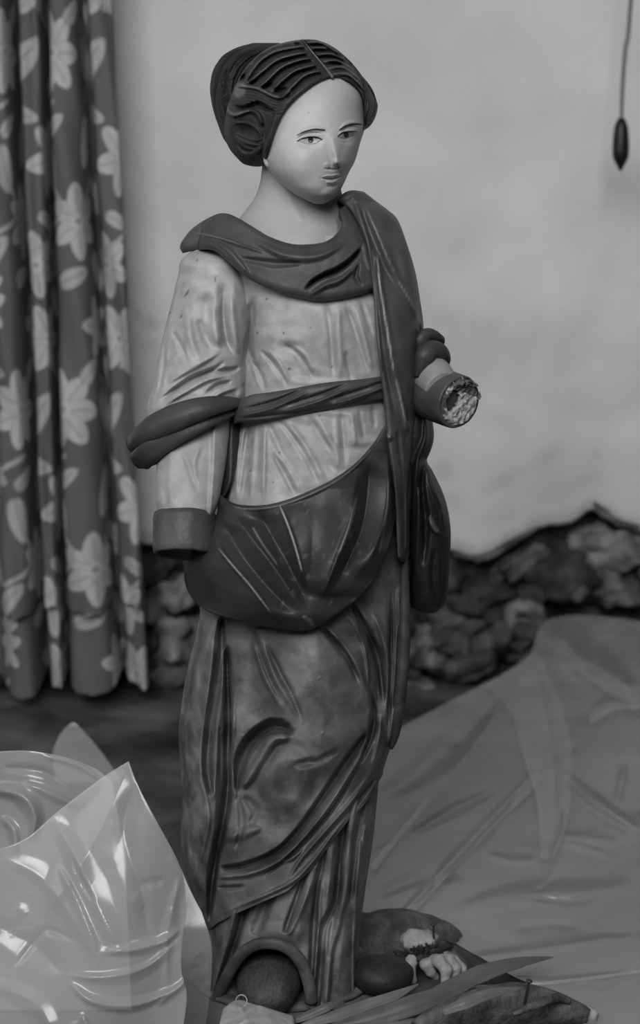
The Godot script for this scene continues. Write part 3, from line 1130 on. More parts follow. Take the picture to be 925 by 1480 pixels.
func skirts(t: Node3D) -> void:
	var rows := [[700, 305, 582, 0.0, 0.09, 0.085], [800, 284, 586, 0.0, 0.1, 0.095], [840, 282, 585, 0.0, 0.104, 0.1], [885, 289, 584, 0.0, 0.105, 0.1], [915, 284, 583, 0.0, 0.105, 0.1], [960, 272, 582, 0.0, 0.108, 0.1], [1020, 262, 577, 0.0, 0.11, 0.1], [1060, 258, 572, 0.0, 0.112, 0.1],
		[1085, 259, 563, 0.0, 0.112, 0.1], [1110, 261, 555, 0.0, 0.113, 0.1], [1150, 263, 550, 0.0, 0.114, 0.1], [1230, 262, 544, 0.0, 0.115, 0.1], [1270, 272, 537, 0.0, 0.115, 0.1], [1345, 298, 526, 0.0, 0.113, 0.1]]
	dress_t = Trunk.new(rows)
	var r := Relief.new(240, 830, 610, 1360)
	# the flat panel down one side and the deep folds that part it from the front
	r.stroke([308, 880, 298, 960, 286, 1050, 284, 1110, 290, 1170, 286, 1240, 284, 1300], 26, 22, 9, 2, NAN, 0.0)
	r.stroke([322, 888, 315, 970, 304, 1050, 300, 1105, 306, 1150], 9, 11, -17, 0, NAN, 0.06)
	r.stroke([327, 930, 331, 1000, 331, 1080, 329, 1150, 319, 1210, 307, 1265, 303, 1340], 8, 10, -19, 0, NAN, 0.08)
	r.stroke([324, 960, 321, 1010, 314, 1080, 312, 1140], 9, 8, 6, 1)
	r.stroke([331, 960, 337, 1040, 334, 1100, 342, 1158], 4, 6, 8, 1, NAN, 0.1)
	r.stroke([288, 1120, 296, 1150, 300, 1190, 286, 1260], 8, 9, 5, 0)
	r.stroke([276, 1120, 274, 1180, 278, 1240], 6, 8, -4, 0)
	r.pleats([[7, 7, 322, 870, 317, 950, 307, 1050, 303, 1105, 312, 1160, 305, 1240, 298, 1330], [-9, -8, 330, 870, 326, 960, 318, 1055, 320, 1150, 312, 1250, 306, 1340], [-7, -6, 362, 880, 362, 960, 352, 1060, 346, 1130],
		[3, 3, 366, 890, 382, 950, 404, 1005, 432, 1050], [9, 9, 456, 880, 462, 980, 466, 1060, 440, 1150], [4, 3, 505, 930, 530, 990, 533, 1050, 512, 1100], [-9, -9, 538, 900, 545, 1000, 541, 1080], [2, 2, 556, 860, 562, 960, 556, 1060], [-6, -6, 566, 850, 566, 960, 561, 1060]], 262, 580)
	# front: hollow beside the leg, the knee and the small pleats
	r.blob(368, 1005, 40, 120, 4, -5)
	r.stroke([424, 1064, 412, 1054, 394, 1052, 368, 1070, 349, 1104, 342, 1146], 9, 17, -22, 0, NAN, 0.1)
	r.stroke([420, 1068, 396, 1068, 375, 1098, 350, 1140], 12, 9, 9, 0, NAN, 0.1)
	r.stroke([350, 1150, 370, 1172, 358, 1196], 12, 12, -4)
	r.stroke([344, 1150, 350, 1190, 340, 1230], 9, 9, -4)
	r.blob(415, 1128, 44, 56, 12, 6, 2)
	r.blob(450, 1010, 70, 130, -4, 4)
	r.blob(500, 1070, 40, 36, 0, 5)
	r.blob(441, 1103, 22, 9, -12, -6)
	r.blob(470, 1095, 30, 8, -30, -3)
	r.stroke([363, 918, 380, 973, 398, 1008, 414, 1034], 6, 5, 4.5, 0)
	r.stroke([376, 918, 396, 977, 416, 1012, 434, 1042], 6, 5, 4.5, 0)
	r.stroke([386, 930, 408, 976, 424, 1006, 439, 1046], 4, 9, -6)
	r.stroke([370, 924, 388, 976, 404, 1008], 4, 4, -3)
	# side folds that fall from under the mantle
	r.stroke([462, 903, 487, 929, 505, 953, 521, 988], 3.5, 9, -13, 0)
	r.stroke([474, 905, 500, 938, 518, 965, 530, 1000], 6, 12, 5, 0)
	r.stroke([500, 884, 521, 921, 530, 953, 534, 1000], 5, 4, 7, 1)
	r.stroke([506, 868, 530, 912, 547, 953, 555, 1020], 9, 10, -15, 0)
	r.stroke([536, 994, 541, 1030, 536, 1068, 518, 1108], 6, 9, -15, 0)
	r.stroke([538, 880, 560, 950, 562, 1020], 10, 7, 7, 0)
	r.stroke([566, 850, 564, 972, 561, 1050], 4, 4, -10, 0)
	r.stroke([577, 845, 579, 921, 572, 1012, 564, 1078], 8, 7, 8, 0, NAN, 0.06)
	r.stroke([550, 1030, 548, 1070, 538, 1110], 8, 8, 6, 0)
	# swathe that is drawn across the shin to the far hip
	r.stroke([530, 1058, 500, 1101, 466, 1152, 432, 1200, 399, 1232, 356, 1250, 318, 1254], 12, 6, -15, 0, NAN, 0.06)
	r.stroke([527, 1084, 483, 1154, 441, 1209, 399, 1247, 356, 1264, 314, 1268], 6, 8, 8, 1, NAN, 0.06)
	r.stroke([520, 1108, 483, 1166, 449, 1206, 415, 1240, 376, 1270], 5, 4, -8, 0)
	r.stroke([538, 1112, 508, 1158, 466, 1206, 434, 1243, 414, 1278], 7, 8, 7, 1)
	r.stroke([400, 1246, 420, 1242, 440, 1226], 5, 5, 4)
	r.stroke([546, 1122, 520, 1156, 502, 1180], 4, 6, -8)
	r.stroke([312, 1283, 332, 1284, 356, 1281], 7, 5, -6)
	r.stroke([322, 1215, 350, 1205, 380, 1196], 14, 14, 5)
	r.stroke([312, 1325, 340, 1312, 415, 1279, 449, 1249, 484, 1203, 510, 1172], 7, 5, 4)
	# paint worn through on crests and in patches
	r.wear([334, 1000, 337, 1050, 335, 1100, 341, 1150], 1.6, 0.55)
	r.wear([288, 1118, 297, 1150, 299, 1180], 4, 0.5)
	r.wear([318, 885, 314, 920, 312, 950], 2, 0.4)
	r.wear([560, 1000, 557, 1024], 3, 0.6)
	r.wear([521, 921, 529, 953], 1.6, 0.35)
	r.wear([345, 1152, 340, 1160], 3, 0.8)
	r.wear([398, 970, 415, 1006], 1.4, 0.3)
	r.blob(420, 1130, 40, 50, 12, 0.12, 0, true)
	rng.seed = 77
	for k in 90:
		var x := rng.randf_range(270, 560)
		var y := rng.randf_range(920, 1320)
		r.blob(x, y, rng.randf_range(1.5, 9), rng.randf_range(2, 16), rng.randf_range(-25, 35), rng.randf_range(0.05, 0.22), 0, true)
	for k in 50:
		var x := rng.randf_range(400, 530)
		var y := rng.randf_range(940, 1190)
		r.blob(x, y, rng.randf_range(3, 10), rng.randf_range(5, 26), rng.randf_range(-30, 10), rng.randf_range(0.1, 0.34), 0, true)
	for k in 110:
		r.blob(rng.randf_range(262, 312), rng.randf_range(885, 1310), rng.randf_range(2, 9), rng.randf_range(3, 20), rng.randf_range(-20, 20), rng.randf_range(0.12, 0.5), 0, true)
	r.soften(2.1, 2)
	var hem := pv([290, 1344, 304, 1342, 316, 1333, 340, 1321, 378, 1304, 415, 1288, 449, 1258, 483, 1212, 508, 1180, 526, 1164, 545, 1134, 552, 1122])
	obj("overskirt", trunk_mesh(dress_t, 744, 1340, 0.235, r, 1.5, PackedVector2Array(), hem, 1, 0.008), M.dress, t)
	# the flap hanging at the far hip
	obj("side_fold", tube([at(583, 770, 0.03), at(584, 850, 0.035), at(583, 930, 0.04), at(577, 1010, 0.04), at(570, 1060, 0.035), at(565, 1082, 0.03)], [0.003, 0.006, 0.0075, 0.0075, 0.006, 0.002], 12, false, 8), M.cloth_side, t)

	var u := Relief.new(280, 1080, 560, 1470)
	u.pleats([[5, 5, 345, 1290, 330, 1360, 308, 1456], [-7, -7, 358, 1280, 345, 1345, 322, 1440], [-6, -3, 440, 1240, 420, 1300, 408, 1352], [5, 4, 455, 1230, 440, 1300, 428, 1372], [-6, -6, 472, 1215, 456, 1320, 452, 1456], [6, 4, 486, 1190, 474, 1290, 462, 1400], [-8, -8, 500, 1170, 488, 1280, 464, 1456], [6, 6, 514, 1150, 503, 1290, 484, 1456], [7, 7, 530, 1140, 515, 1290, 508, 1456]], 298, 522)
	u.stroke([346, 1290, 334, 1340, 321, 1380, 303, 1446], 8, 8, 8, 0, NAN, 0.05)
	u.stroke([358, 1290, 348, 1335, 332, 1384, 310, 1448], 8, 9, -13, 0, NAN, 0.05)
	u.stroke([392, 1290, 376, 1330, 366, 1352], 12, 12, -6, 0, NAN, 0.1)
	u.stroke([452, 1235, 432, 1290, 411, 1350], 5, 6, -10, 0, NAN, 0.08)
	u.stroke([464, 1230, 446, 1290, 417, 1354], 5, 7, 6, 1, NAN, 0.08)
	u.stroke([470, 1225, 456, 1309, 450, 1420], 5, 6, -9, 0, NAN, 0.08)
	u.stroke([462, 1240, 462, 1310, 455, 1440], 5, 6, 6, 1, NAN, 0.08)
	u.stroke([505, 1150, 492, 1240, 487, 1300, 469, 1340, 463, 1400, 459, 1458], 6, 8, -13, 0, NAN, 0.05)
	u.stroke([518, 1150, 504, 1220, 500, 1280, 489, 1336, 477, 1380, 472, 1458], 7, 12, 8, 0, NAN, 0.05)
	u.stroke([530, 1140, 518, 1200, 512, 1250, 506, 1310], 5, 7, -8, 0, NAN, 0.1)
	u.stroke([528, 1190, 516, 1280, 512, 1380, 512, 1458], 12, 4, 7, 1, NAN, 0.04)
	u.wear([491, 1300, 480, 1335], 2, 0.25)
	for k in 130:
		u.blob(rng.randf_range(462, 518), rng.randf_range(1300, 1455), rng.randf_range(2, 7), rng.randf_range(4, 18), rng.randf_range(-10, 25), rng.randf_range(0.12, 0.45), 0, true)
	u.soften(1.7, 2)
	var low := Trunk.new([[1080, 280, 552, 0.0, 0.095, 0.1], [1200, 282, 541, 0.0, 0.098, 0.1], [1300, 295, 526, 0.0, 0.1, 0.1], [1360, 302, 519, 0.0, 0.104, 0.1], [1420, 300, 519, 0.0, 0.108, 0.1], [1462, 296, 521, 0.0, 0.112, 0.1]])
	# the gown opens in an arch over the shoe
	var arch := pv([290, 1457, 310, 1456, 316, 1444, 326, 1422, 338, 1400, 352, 1384, 368, 1374, 386, 1371, 404, 1374, 420, 1384, 432, 1400, 440, 1422, 446, 1446, 449, 1458, 480, 1459, 525, 1457])
	obj("underskirt", trunk_mesh(low, 1082, 1458, 0.29, u, 1.5, pv([270, 1310, 304, 1308, 340, 1290, 378, 1272, 415, 1255, 449, 1225, 483, 1180, 508, 1148, 526, 1130, 552, 1090]), arch, 1, 0.006), M.dress, t)
	var rim := []
	var wid := []
	for q in [[310, 1452], [320, 1428], [334, 1400], [348, 1380], [366, 1367], [386, 1363], [406, 1366], [423, 1376], [437, 1394], [446, 1420], [451, 1450]]:
		rim.append(at(q[0], q[1], low.front(q[0], q[1] - 10) + 0.003))
		wid.append(0.0068)
	obj("arched_hem", tube(rim, wid, 12, false, 6, 0, 0.0, 0.0, 0.75), M.hem, t)
	obj("shoe", lump(Vector3(0.036, 0.031, 0.06), 0.12, 18.0, 5, 40), M.shoe, t, at(391, 1417, 0.07))
	obj("foot_base", boxes_soft(), M.base, t)

func boxes_soft() -> ArrayMesh:
	var prof := []
	for q in [[0.0, 0.0], [0.104, 0.0], [0.108, 0.002], [0.108, 0.006], [0.104, 0.009], [0.0, 0.009]]:
		prof.append(q)
	return lathe(prof, 28, Vector3(at(410, 1440, 0.0).x, 0.0, -0.01), Vector3.UP)

func apron(t: Node3D) -> void:
	var r := Relief.new(250, 600, 600, 930)
	r.pleats([[8, 11, 300, 752, 318, 790, 349, 832, 378, 867, 407, 896, 436, 915],
		[-3, -4, 318, 742, 343, 792, 378, 838, 412, 874, 436, 900],
		[7, 7, 330, 728, 356, 768, 389, 810, 418, 852, 440, 892],
		[-9, -9, 368, 728, 392, 772, 418, 818, 440, 866, 446, 888],
		[8, 9, 400, 716, 418, 764, 431, 808, 440, 850],
		[3, 4, 450, 700, 452, 760, 450, 820, 447, 870],
		[9, 11, 518, 668, 505, 756, 487, 814, 462, 872],
		[-11, -10, 536, 650, 525, 752, 504, 808, 474, 866],
		[9, 9, 560, 636, 560, 732, 540, 790, 504, 850],
		[-7, -7, 570, 640, 571, 735, 556, 800]], 250, 582)
	r.stroke([403, 726, 418, 764, 430, 802, 438, 834], 5, 6, 4, 1)
	r.stroke([308, 780, 335, 816, 364, 849, 392, 887, 418, 910], 5, 6, 3.5, 1)
	r.stroke([518, 700, 506, 759, 487, 806, 464, 868], 6, 6, 3, 0)
	r.stroke([563, 660, 561, 735, 543, 792, 516, 838], 6, 6, 3, 0)
	r.stroke([258, 826, 284, 868, 336, 892, 400, 908, 452, 908, 500, 878, 546, 828], 40, 10, -8, 0, NAN, 0.0)
	r.blob(455, 770, 40, 70, 8, 5)
	r.blob(442, 884, 36, 30, 0, 3)
	r.blob(290, 830, 34, 60, 30, 6)
	r.stroke([326, 726, 350, 734, 382, 734, 416, 726, 452, 712, 486, 694, 516, 672, 542, 643], 4, 5, 4, 0)
	r.wear([404, 730, 418, 764, 430, 802, 437, 828], 1.8, 0.9)
	r.wear([313, 790, 335, 816, 364, 849, 392, 887], 1.7, 0.6)
	r.wear([364, 760, 380, 787, 402, 818], 1.7, 0.5)
	r.wear([516, 715, 506, 759, 490, 800], 3, 0.4)
	r.wear([561, 690, 560, 735, 548, 800], 2.2, 0.25)
	r.wear([436, 890, 448, 897, 452, 905], 4, 0.3)
	r.wear([330, 728, 350, 735, 382, 735, 416, 727, 452, 713, 486, 695, 516, 673], 1.6, 0.35)
	rng.seed = 5
	for k in 46:
		r.blob(rng.randf_range(400, 540), rng.randf_range(720, 900), rng.randf_range(1, 6), rng.randf_range(2, 10), rng.randf_range(-20, 40), rng.randf_range(0.06, 0.2), 0, true)
	r.soften(1.9, 3)
	obj("mantle_apron", patch([312, 706, 325, 720, 345, 729, 380, 730, 415, 722, 450, 708, 485, 690, 515, 668, 540, 640, 554, 618, 562, 606], [265, 812, 268, 846, 282, 870, 302, 884, 332, 894, 370, 903, 410, 910, 440, 911, 460, 905, 490, 886, 520, 862, 545, 830, 562, 790, 573, 740, 577, 690],
		[312, 706, 314, 740, 300, 765, 268, 780, 265, 812], [562, 606, 570, 640, 577, 690], apron_z, 0.010, 26, 0.045, r, 1.5, 0.03), M.cloth, t)

func arm_with_cuff(t: Node3D) -> void:
	var arm := Trunk.new([[358, 285, 322, 0.0, 0.02, 0.03], [370, 267, 340, 0.008, 0.042, 0.05], [400, 257, 358, 0.012, 0.055, 0.055], [440, 247, 366, 0.016, 0.06, 0.055], [480, 237, 362, 0.02, 0.062, 0.055], [520, 228, 358, 0.024, 0.062, 0.055], [560, 220, 356, 0.03, 0.062, 0.055], [590, 212, 352, 0.034, 0.058, 0.05], [625, 215, 345, 0.036, 0.045, 0.045]])
	var r := Relief.new(190, 340, 390, 640)
	r.stroke([230, 580, 248, 566, 278, 547, 312, 532, 326, 520], 6, 9, -12, 0)
	r.stroke([240, 556, 268, 538, 300, 520, 322, 506], 16, 6, 5)
	r.stroke([308, 537, 330, 535, 348, 531], 5, 7, -9)
	r.stroke([296, 571, 312, 558, 336, 551], 5, 6, -8)
	r.stroke([236, 586, 268, 566, 300, 549, 330, 543], 7, 7, 6)
	r.stroke([300, 580, 322, 566, 345, 560], 6, 6, 5)
	r.stroke([322, 425, 322, 464, 327, 494, 340, 518], 9, 5, -6)
	r.stroke([334, 420, 336, 460, 341, 496, 350, 520], 9, 11, 5)
	r.stroke([249, 478, 262, 504, 270, 526], 8, 5, -5)
	r.stroke([285, 460, 299, 492, 310, 508], 14, 9, -4)
	r.stroke([306, 440, 310, 480, 320, 506], 12, 8, 4)
	r.stroke([268, 440, 276, 490, 288, 520], 10, 12, 4)
	r.stroke([238, 488, 236, 535, 228, 570], 6, 7, -5)
	r.stroke([366, 450, 358, 500, 352, 545], 6, 8, -5)
	r.pleats([[-3, -3, 262, 400, 252, 470, 236, 580], [3, 4, 285, 390, 274, 470, 262, 545], [-3, -3, 300, 420, 298, 480, 306, 520], [3, 3, 314, 390, 312, 450, 318, 508], [-3, -4, 324, 400, 323, 460, 334, 515], [4, 4, 338, 390, 340, 450, 346, 520]], 238, 362)
	r.blob(350, 572, 12, 14, 0, 6)
	r.blob(356, 560, 8, 9, 0, -6)
	for s in [[270, 424, 2, 8, 30], [244, 453, 5, 1.5, -20], [262, 457, 1.5, 5, 25], [285, 376, 2, 2, 0], [311, 404, 1, 8, 10], [219, 547, 1.5, 1.5, 0]]:
		r.blob(s[0], s[1], s[2], s[3], s[4], -0.7, 2, true)
	r.soften(1.6, 2)
	obj("sleeve", trunk_mesh(arm, 358, 603, 0.42, r, 1.8), M.tunic, t)
	# sleeve ends rolled up in two twisted bands
	var z := 0.0
	obj("sleeve_band", tube([at(346, 583, 0.075), at(318, 586, 0.094), at(285, 594, 0.102), at(252, 607, 0.098), at(222, 623, 0.084), at(202, 638, 0.056), at(203, 640, 0.02), at(250, 625, -0.02), at(315, 600, -0.015), at(350, 585, 0.03)], [0.0045, 0.009, 0.0125, 0.0148, 0.0152, 0.0125, 0.0125, 0.0125, 0.011, 0.006], 20, true, 10, 3, 0.13, 4.0, 0.66), M.cloth_mid, t)
	obj("sleeve_band", tube([at(344, 594, 0.07), at(312, 606, 0.09), at(280, 619, 0.096), at(248, 634, 0.092), at(222, 649, 0.08), at(207, 661, 0.055), at(210, 660, 0.02), at(252, 646, -0.02), at(310, 618, -0.012), at(346, 596, 0.03)], [0.003, 0.0055, 0.0075, 0.0095, 0.0115, 0.012, 0.012, 0.011, 0.008, 0.004], 20, true, 10, 3, 0.13, -4.0, 0.75), M.cloth_mid, t)
	var fore := Trunk.new([[590, 234, 338, 0.036, 0.034, 0.035], [640, 228, 331, 0.052, 0.036, 0.035], [700, 226, 321, 0.074, 0.036, 0.034], [735, 227, 313, 0.087, 0.034, 0.033], [755, 232, 303, 0.094, 0.026, 0.026]])
	var f := Relief.new(215, 590, 345, 765)
	f.stroke([309, 622, 308, 670, 304, 742], 30, 5, 7, 1, NAN, 0.0)
	f.stroke([262, 650, 276, 680, 284, 712], 8, 8, -3)
	f.stroke([292, 640, 280, 670, 284, 700], 7, 7, 3)
	f.stroke([248, 640, 246, 690, 250, 740], 12, 12, 3)
	f.stroke([230, 700, 234, 735], 8, 8, 2)
	f.soften(1.3, 1)
	obj("forearm_sleeve", trunk_mesh(fore, 592, 752, 0.38, f, 1.7), M.tunic, t)
	var ax := Vector3(-0.015, -0.93, 0.36).normalized()
	var top := at(267, 747, 0.095)
	var rr := 0.0318
	obj("cuff", lathe([[0.0, -0.004], [rr * 0.7, -0.004, 0.5], [rr * 0.98, -0.003], [rr * 1.02, 0.003], [rr * 1.03, 0.018], [rr * 1.0, 0.033], [rr * 0.97, 0.038], [rr * 0.9, 0.04], [rr * 0.82, 0.038, 0.5], [rr * 0.78, 0.026, 0.5], [0.0, 0.022]], 56, top, ax, 0.0012), M.cuff, t)
	# the dark lining that falls from the rolled sleeve behind the arm
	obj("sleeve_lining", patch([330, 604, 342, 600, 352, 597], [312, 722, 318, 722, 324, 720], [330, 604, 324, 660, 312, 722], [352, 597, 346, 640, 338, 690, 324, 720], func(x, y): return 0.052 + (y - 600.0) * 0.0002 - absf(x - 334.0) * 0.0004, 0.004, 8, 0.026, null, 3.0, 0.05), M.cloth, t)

func arm_with_stump(t: Node3D) -> void:
	# shoulder-side sleeve rolls at the far elbow
	obj("sleeve_roll", tube([at(596, 512, 0.03), at(606, 494, 0.035), at(618, 484, 0.03), at(631, 488, 0.02), at(635, 496, 0.0), at(615, 520, -0.03)], [0.004, 0.008, 0.007, 0.006, 0.005, 0.005], 12, false, 8, 2, 0.1, 3.0), M.cloth_mid, t)
	obj("sleeve_roll", tube([at(604, 545, 0.045), at(612, 516, 0.045), at(624, 505, 0.04), at(637, 510, 0.03), at(642, 523, 0.015), at(630, 540, -0.02)], [0.006, 0.011, 0.0095, 0.009, 0.007, 0.006], 12, false, 8, 2, 0.1, -3.0), M.cloth_mid, t)
	var from := at(604, 546, 0.008)
	var to := at(640, 562, 0.055)
	obj("forearm_sleeve", tube([from, at(622, 543, 0.03), to], [0.021, 0.023, 0.0185], 24, false, 6), M.sleeve_end, t)
	var axis := Vector3(0.60, -0.16, 0.78).normalized()
	var a := at(634, 571, 0.035)
	var rr := 0.0272
	obj("cuff", lathe([[rr * 0.8, -0.034], [rr * 0.95, -0.03], [rr * 1.05, -0.015], [rr * 1.05, 0.022], [rr * 1.04, 0.031], [rr * 0.98, 0.034], [rr * 0.6, 0.03]], 40, a, axis, 0.0008), M.cuff, t)
	# splintered end grain where the hand broke off
	var end := a + axis * 0.032
	var y := axis
	var x := y.cross(Vector3.UP).normalized()
	var w := x.cross(y).normalized()
	if w.y < 0:
		w = -w
	if x.x < 0:
		x = -x
	var no := FastNoiseLite.new()
	no.seed = 6
	no.frequency = 130.0
	no.fractal_octaves = 4
	var P := PackedVector3Array()
	var C := PackedColorArray()
	var nu := 72
	var nv := 30
	for j in nv:
		for i in nu:
			var th := TAU * i / nu
			var q := float(j) / (nv - 1)
			var u := cos(th) * q
			var v := sin(th) * q
			var rad := rr * 0.97 * (1.0 + 0.05 * no.get_noise_1d(th * 0.02) * q)
			var high := 0.0035 + no.get_noise_2d(u * rr, v * rr) * 0.0028
			var hole := clampf(1.0 - Vector2((u + 0.40 - 0.15 * v) / 0.36, (v - 0.1) / 0.48).length(), 0, 1)
			high -= smoothstep(0.0, 0.4, hole) * 0.012
			var rag := smoothstep(0.35, 0.9, v) * 0.006 * (0.5 + no.get_noise_2d(u * rr * 3.0, v * rr * 3.0))
			high += rag - 0.004 * smoothstep(0.85, 1.0, q)
			P.append(end + x * u * rad + w * v * rad + y * high)
			var b := 0.46 + 0.3 * no.get_noise_2d(u * rr + 1.0, v * rr)
			if v > 0.45 - 0.3 * u:
				b = 0.14 + 0.16 * no.get_noise_2d(u * rr + 2.0, v * rr)
			if u + 0.2 * no.get_noise_2d(v * rr * 2.0, 5.0) < -0.72:
				b = 0.09
			if hole > 0.12:
				b = 0.03 + 0.05 * maxf(no.get_noise_2d(u * rr, v * rr + 3.0), 0.0)
			C.append(g(clampf(b, 0.02, 0.6)))
	obj("broken_end", grid(P, nu, nv, true, C, 0), M.wood_break, t)
	var chips := SurfaceTool.new()
	chips.begin(Mesh.PRIMITIVE_TRIANGLES)
	rng.seed = 12
	for k in 18:
		var th := rng.randf_range(0.1, PI * 0.7)
		var c := end + (x * cos(th) + w * sin(th)) * rr * rng.randf_range(0.78, 1.0) + y * 0.004
		var m := PrismMesh.new()
		m.size = Vector3(rng.randf_range(0.001, 0.003), rng.randf_range(0.003, 0.007), 0.0012)
		chips.append_from(m, 0, Transform3D(Basis.from_euler(Vector3(rng.randf_range(-0.6, 0.6), rng.randf() * TAU, rng.randf_range(-0.7, 0.7))), c))
	var fibres := obj("wood_splinters", chips.commit(), M.stone_pale, t)
	fibres.set_meta("kind", "stuff")
	# mantle that falls behind the stump in heavy folds
	var drape := Trunk.new([[560, 575, 615, -0.02, 0.03, 0.03], [600, 572, 624, -0.02, 0.045, 0.04], [640, 570, 626, -0.02, 0.05, 0.05], [655, 570, 621, -0.02, 0.05, 0.05], [665, 572, 617, -0.02, 0.05, 0.05], [680, 574, 625, -0.02, 0.05, 0.05], [720, 578, 643, -0.02, 0.052, 0.05], [760, 582, 651, -0.02, 0.052, 0.05], [810, 586, 650, -0.02, 0.05, 0.05], [850, 588, 647, -0.02, 0.046, 0.045], [875, 590, 642, -0.02, 0.04, 0.04], [890, 592, 630, -0.02, 0.03, 0.03]])
	var r := Relief.new(560, 550, 670, 900)
	r.stroke([612, 590, 616, 630, 604, 670, 598, 720], 8, 9, 7, 0)
	r.stroke([612, 664, 611, 710, 616, 760, 612, 820], 7, 8, -13, 0)
	r.stroke([616, 668, 624, 700, 638, 735, 640, 765], 7, 7, 8, 1)
	r.stroke([606, 690, 604, 760, 600, 840], 7, 6, 6, 0)
	r.stroke([616, 742, 624, 760, 636, 775], 7, 7, 5)
	r.stroke([628, 790, 626, 840, 636, 880], 10, 9, -5)
	r.stroke([596, 680, 592, 760, 594, 860], 5, 6, -9)
	r.wear([620, 745, 628, 762, 634, 770], 4, 0.2)
	r.soften(1.6, 1)
	var foot := pv([560, 876, 592, 877, 606, 883, 618, 887, 630, 886, 640, 876, 648, 862])
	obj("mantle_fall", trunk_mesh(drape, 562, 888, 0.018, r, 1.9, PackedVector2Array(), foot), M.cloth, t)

func shoulder_mantle(t: Node3D) -> void:
	var c := Relief.new(250, 270, 570, 460)
	c.stroke([440, 421, 452, 408, 468, 399, 488, 391, 508, 376, 524, 357], 6, 5, -18, 0, NAN, 0.18)
	c.stroke([446, 428, 470, 412, 492, 404, 516, 384], 7, 9, 6)
	c.stroke([281, 336, 318, 344, 349, 354, 385, 366], 4, 6, 3, 1)
	c.stroke([345, 373, 396, 381, 440, 380], 9, 9, -4)
	c.stroke([300, 345, 326, 358, 344, 377, 364, 402], 7, 5, 5, 1)
	c.stroke([520, 380, 514, 400, 525, 415], 5, 5, -5)
	c.stroke([365, 345, 410, 368, 460, 370, 500, 350], 12, 12, 4)
	c.wear([307, 350, 326, 360, 344, 378, 356, 392], 2, 0.3)
	c.wear([281, 336, 318, 344, 349, 354], 1.2, 0.25)
	c.wear([525, 350, 527, 372, 534, 392], 2.5, 0.3)
	c.soften(1.5, 1)
	obj("collar", patch([262, 350, 275, 333, 294, 319, 315, 309, 330, 309, 346, 316, 366, 328, 390, 342, 420, 352, 447, 353, 470, 349, 486, 338, 494, 322, 490, 304, 500, 296], [264, 366, 290, 361, 310, 363, 330, 379, 350, 396, 365, 406, 400, 422, 440, 432, 465, 435, 500, 431, 530, 423, 546, 414],
		[262, 350, 260, 358, 264, 366], [500, 296, 522, 330, 540, 376, 546, 414], collar_z, 0.013, 12, 0.074, c, 1.6, 0.028), M.cloth, t)
	var r := Relief.new(480, 260, 640, 820)
	r.stroke([574, 620, 580, 680, 584, 740, 584, 800], 5, 7, -6, 0, NAN, 0.1)
	r.stroke([592, 600, 592, 660, 590, 720, 588, 800], 6, 5, 5, 0, NAN, 0.1)
	r.stroke([564, 640, 571, 690, 576, 760], 4, 4, 4, 0)
	r.stroke([545, 362, 549, 410, 555, 447, 563, 494, 571, 542, 583, 592, 590, 628], 6, 5, 7, 1, NAN, 0.06)
	r.stroke([534, 350, 541, 400, 549, 470, 560, 540, 574, 610], 7, 9, -7, 0)
	r.stroke([526, 294, 544, 333, 557, 364, 573, 400, 590, 432, 606, 462, 613, 484], 8, 6, 6, 1, NAN, 0.08)
	r.stroke([520, 300, 536, 340, 552, 380, 570, 415], 8, 7, -6)
	r.stroke([510, 284, 524, 320, 533, 360, 541, 420, 546, 480, 553, 540], 5, 9, 6, 0, NAN, 0.08)
	r.blob(566, 330, 16, 26, -30, -6)
	r.blob(590, 390, 18, 60, -14, 5)
	r.blob(580, 500, 20, 80, -8, 4)
	r.stroke([606, 470, 602, 520, 596, 560, 598, 600], 8, 8, -5)
	r.blob(562, 632, 9, 8, 0, 5)
	r.wear([546, 366, 549, 410, 555, 447, 562, 494, 570, 542], 1.8, 1.0)
	r.wear([572, 545, 580, 580, 587, 612], 2.4, 0.8)
	r.wear([527, 296, 544, 333, 557, 364, 572, 398], 1.0, 0.35)
	r.wear([574, 404, 590, 430, 600, 450], 1.6, 0.45)
	r.wear([600, 450, 606, 462, 611, 478], 4, 0.4)
	r.wear([556, 628, 564, 632], 3, 0.4)
	r.wear([512, 290, 516, 294], 3, 0.3)
	r.soften(1.8, 1)
	obj("shoulder_mantle", patch([488, 290, 497, 279, 510, 275, 526, 277], [574, 806, 580, 812, 587, 812, 592, 804], [488, 290, 506, 306, 521, 334, 531, 362, 539, 420, 545, 500, 553, 570, 558, 620, 562, 660, 570, 720, 574, 806], [526, 277, 545, 292, 560, 303, 575, 318, 588, 352, 600, 392, 607, 432, 612, 470, 611, 500, 606, 540, 602, 580, 604, 620, 598, 680, 593, 740, 592, 804], mantle_z, 0.02, 10, 0.105, r, 1.7, 0.05), M.cloth, t)

func apron_z(px: float, py: float) -> float:     # the swag hangs out from the body towards its lower edge
	return core.front(px, py) + 0.004 + 0.022 * smoothstep(690.0, 830.0, py)

func collar_z(px: float, py: float) -> float:
	return core.front(px, py + 10) + smoothstep(440.0, 360.0, py) * 0.006 + smoothstep(330.0, 262.0, px) * 0.01

func mantle_z(px: float, py: float) -> float:
	return core.front(px, maxf(py, 292.0)) + 0.006

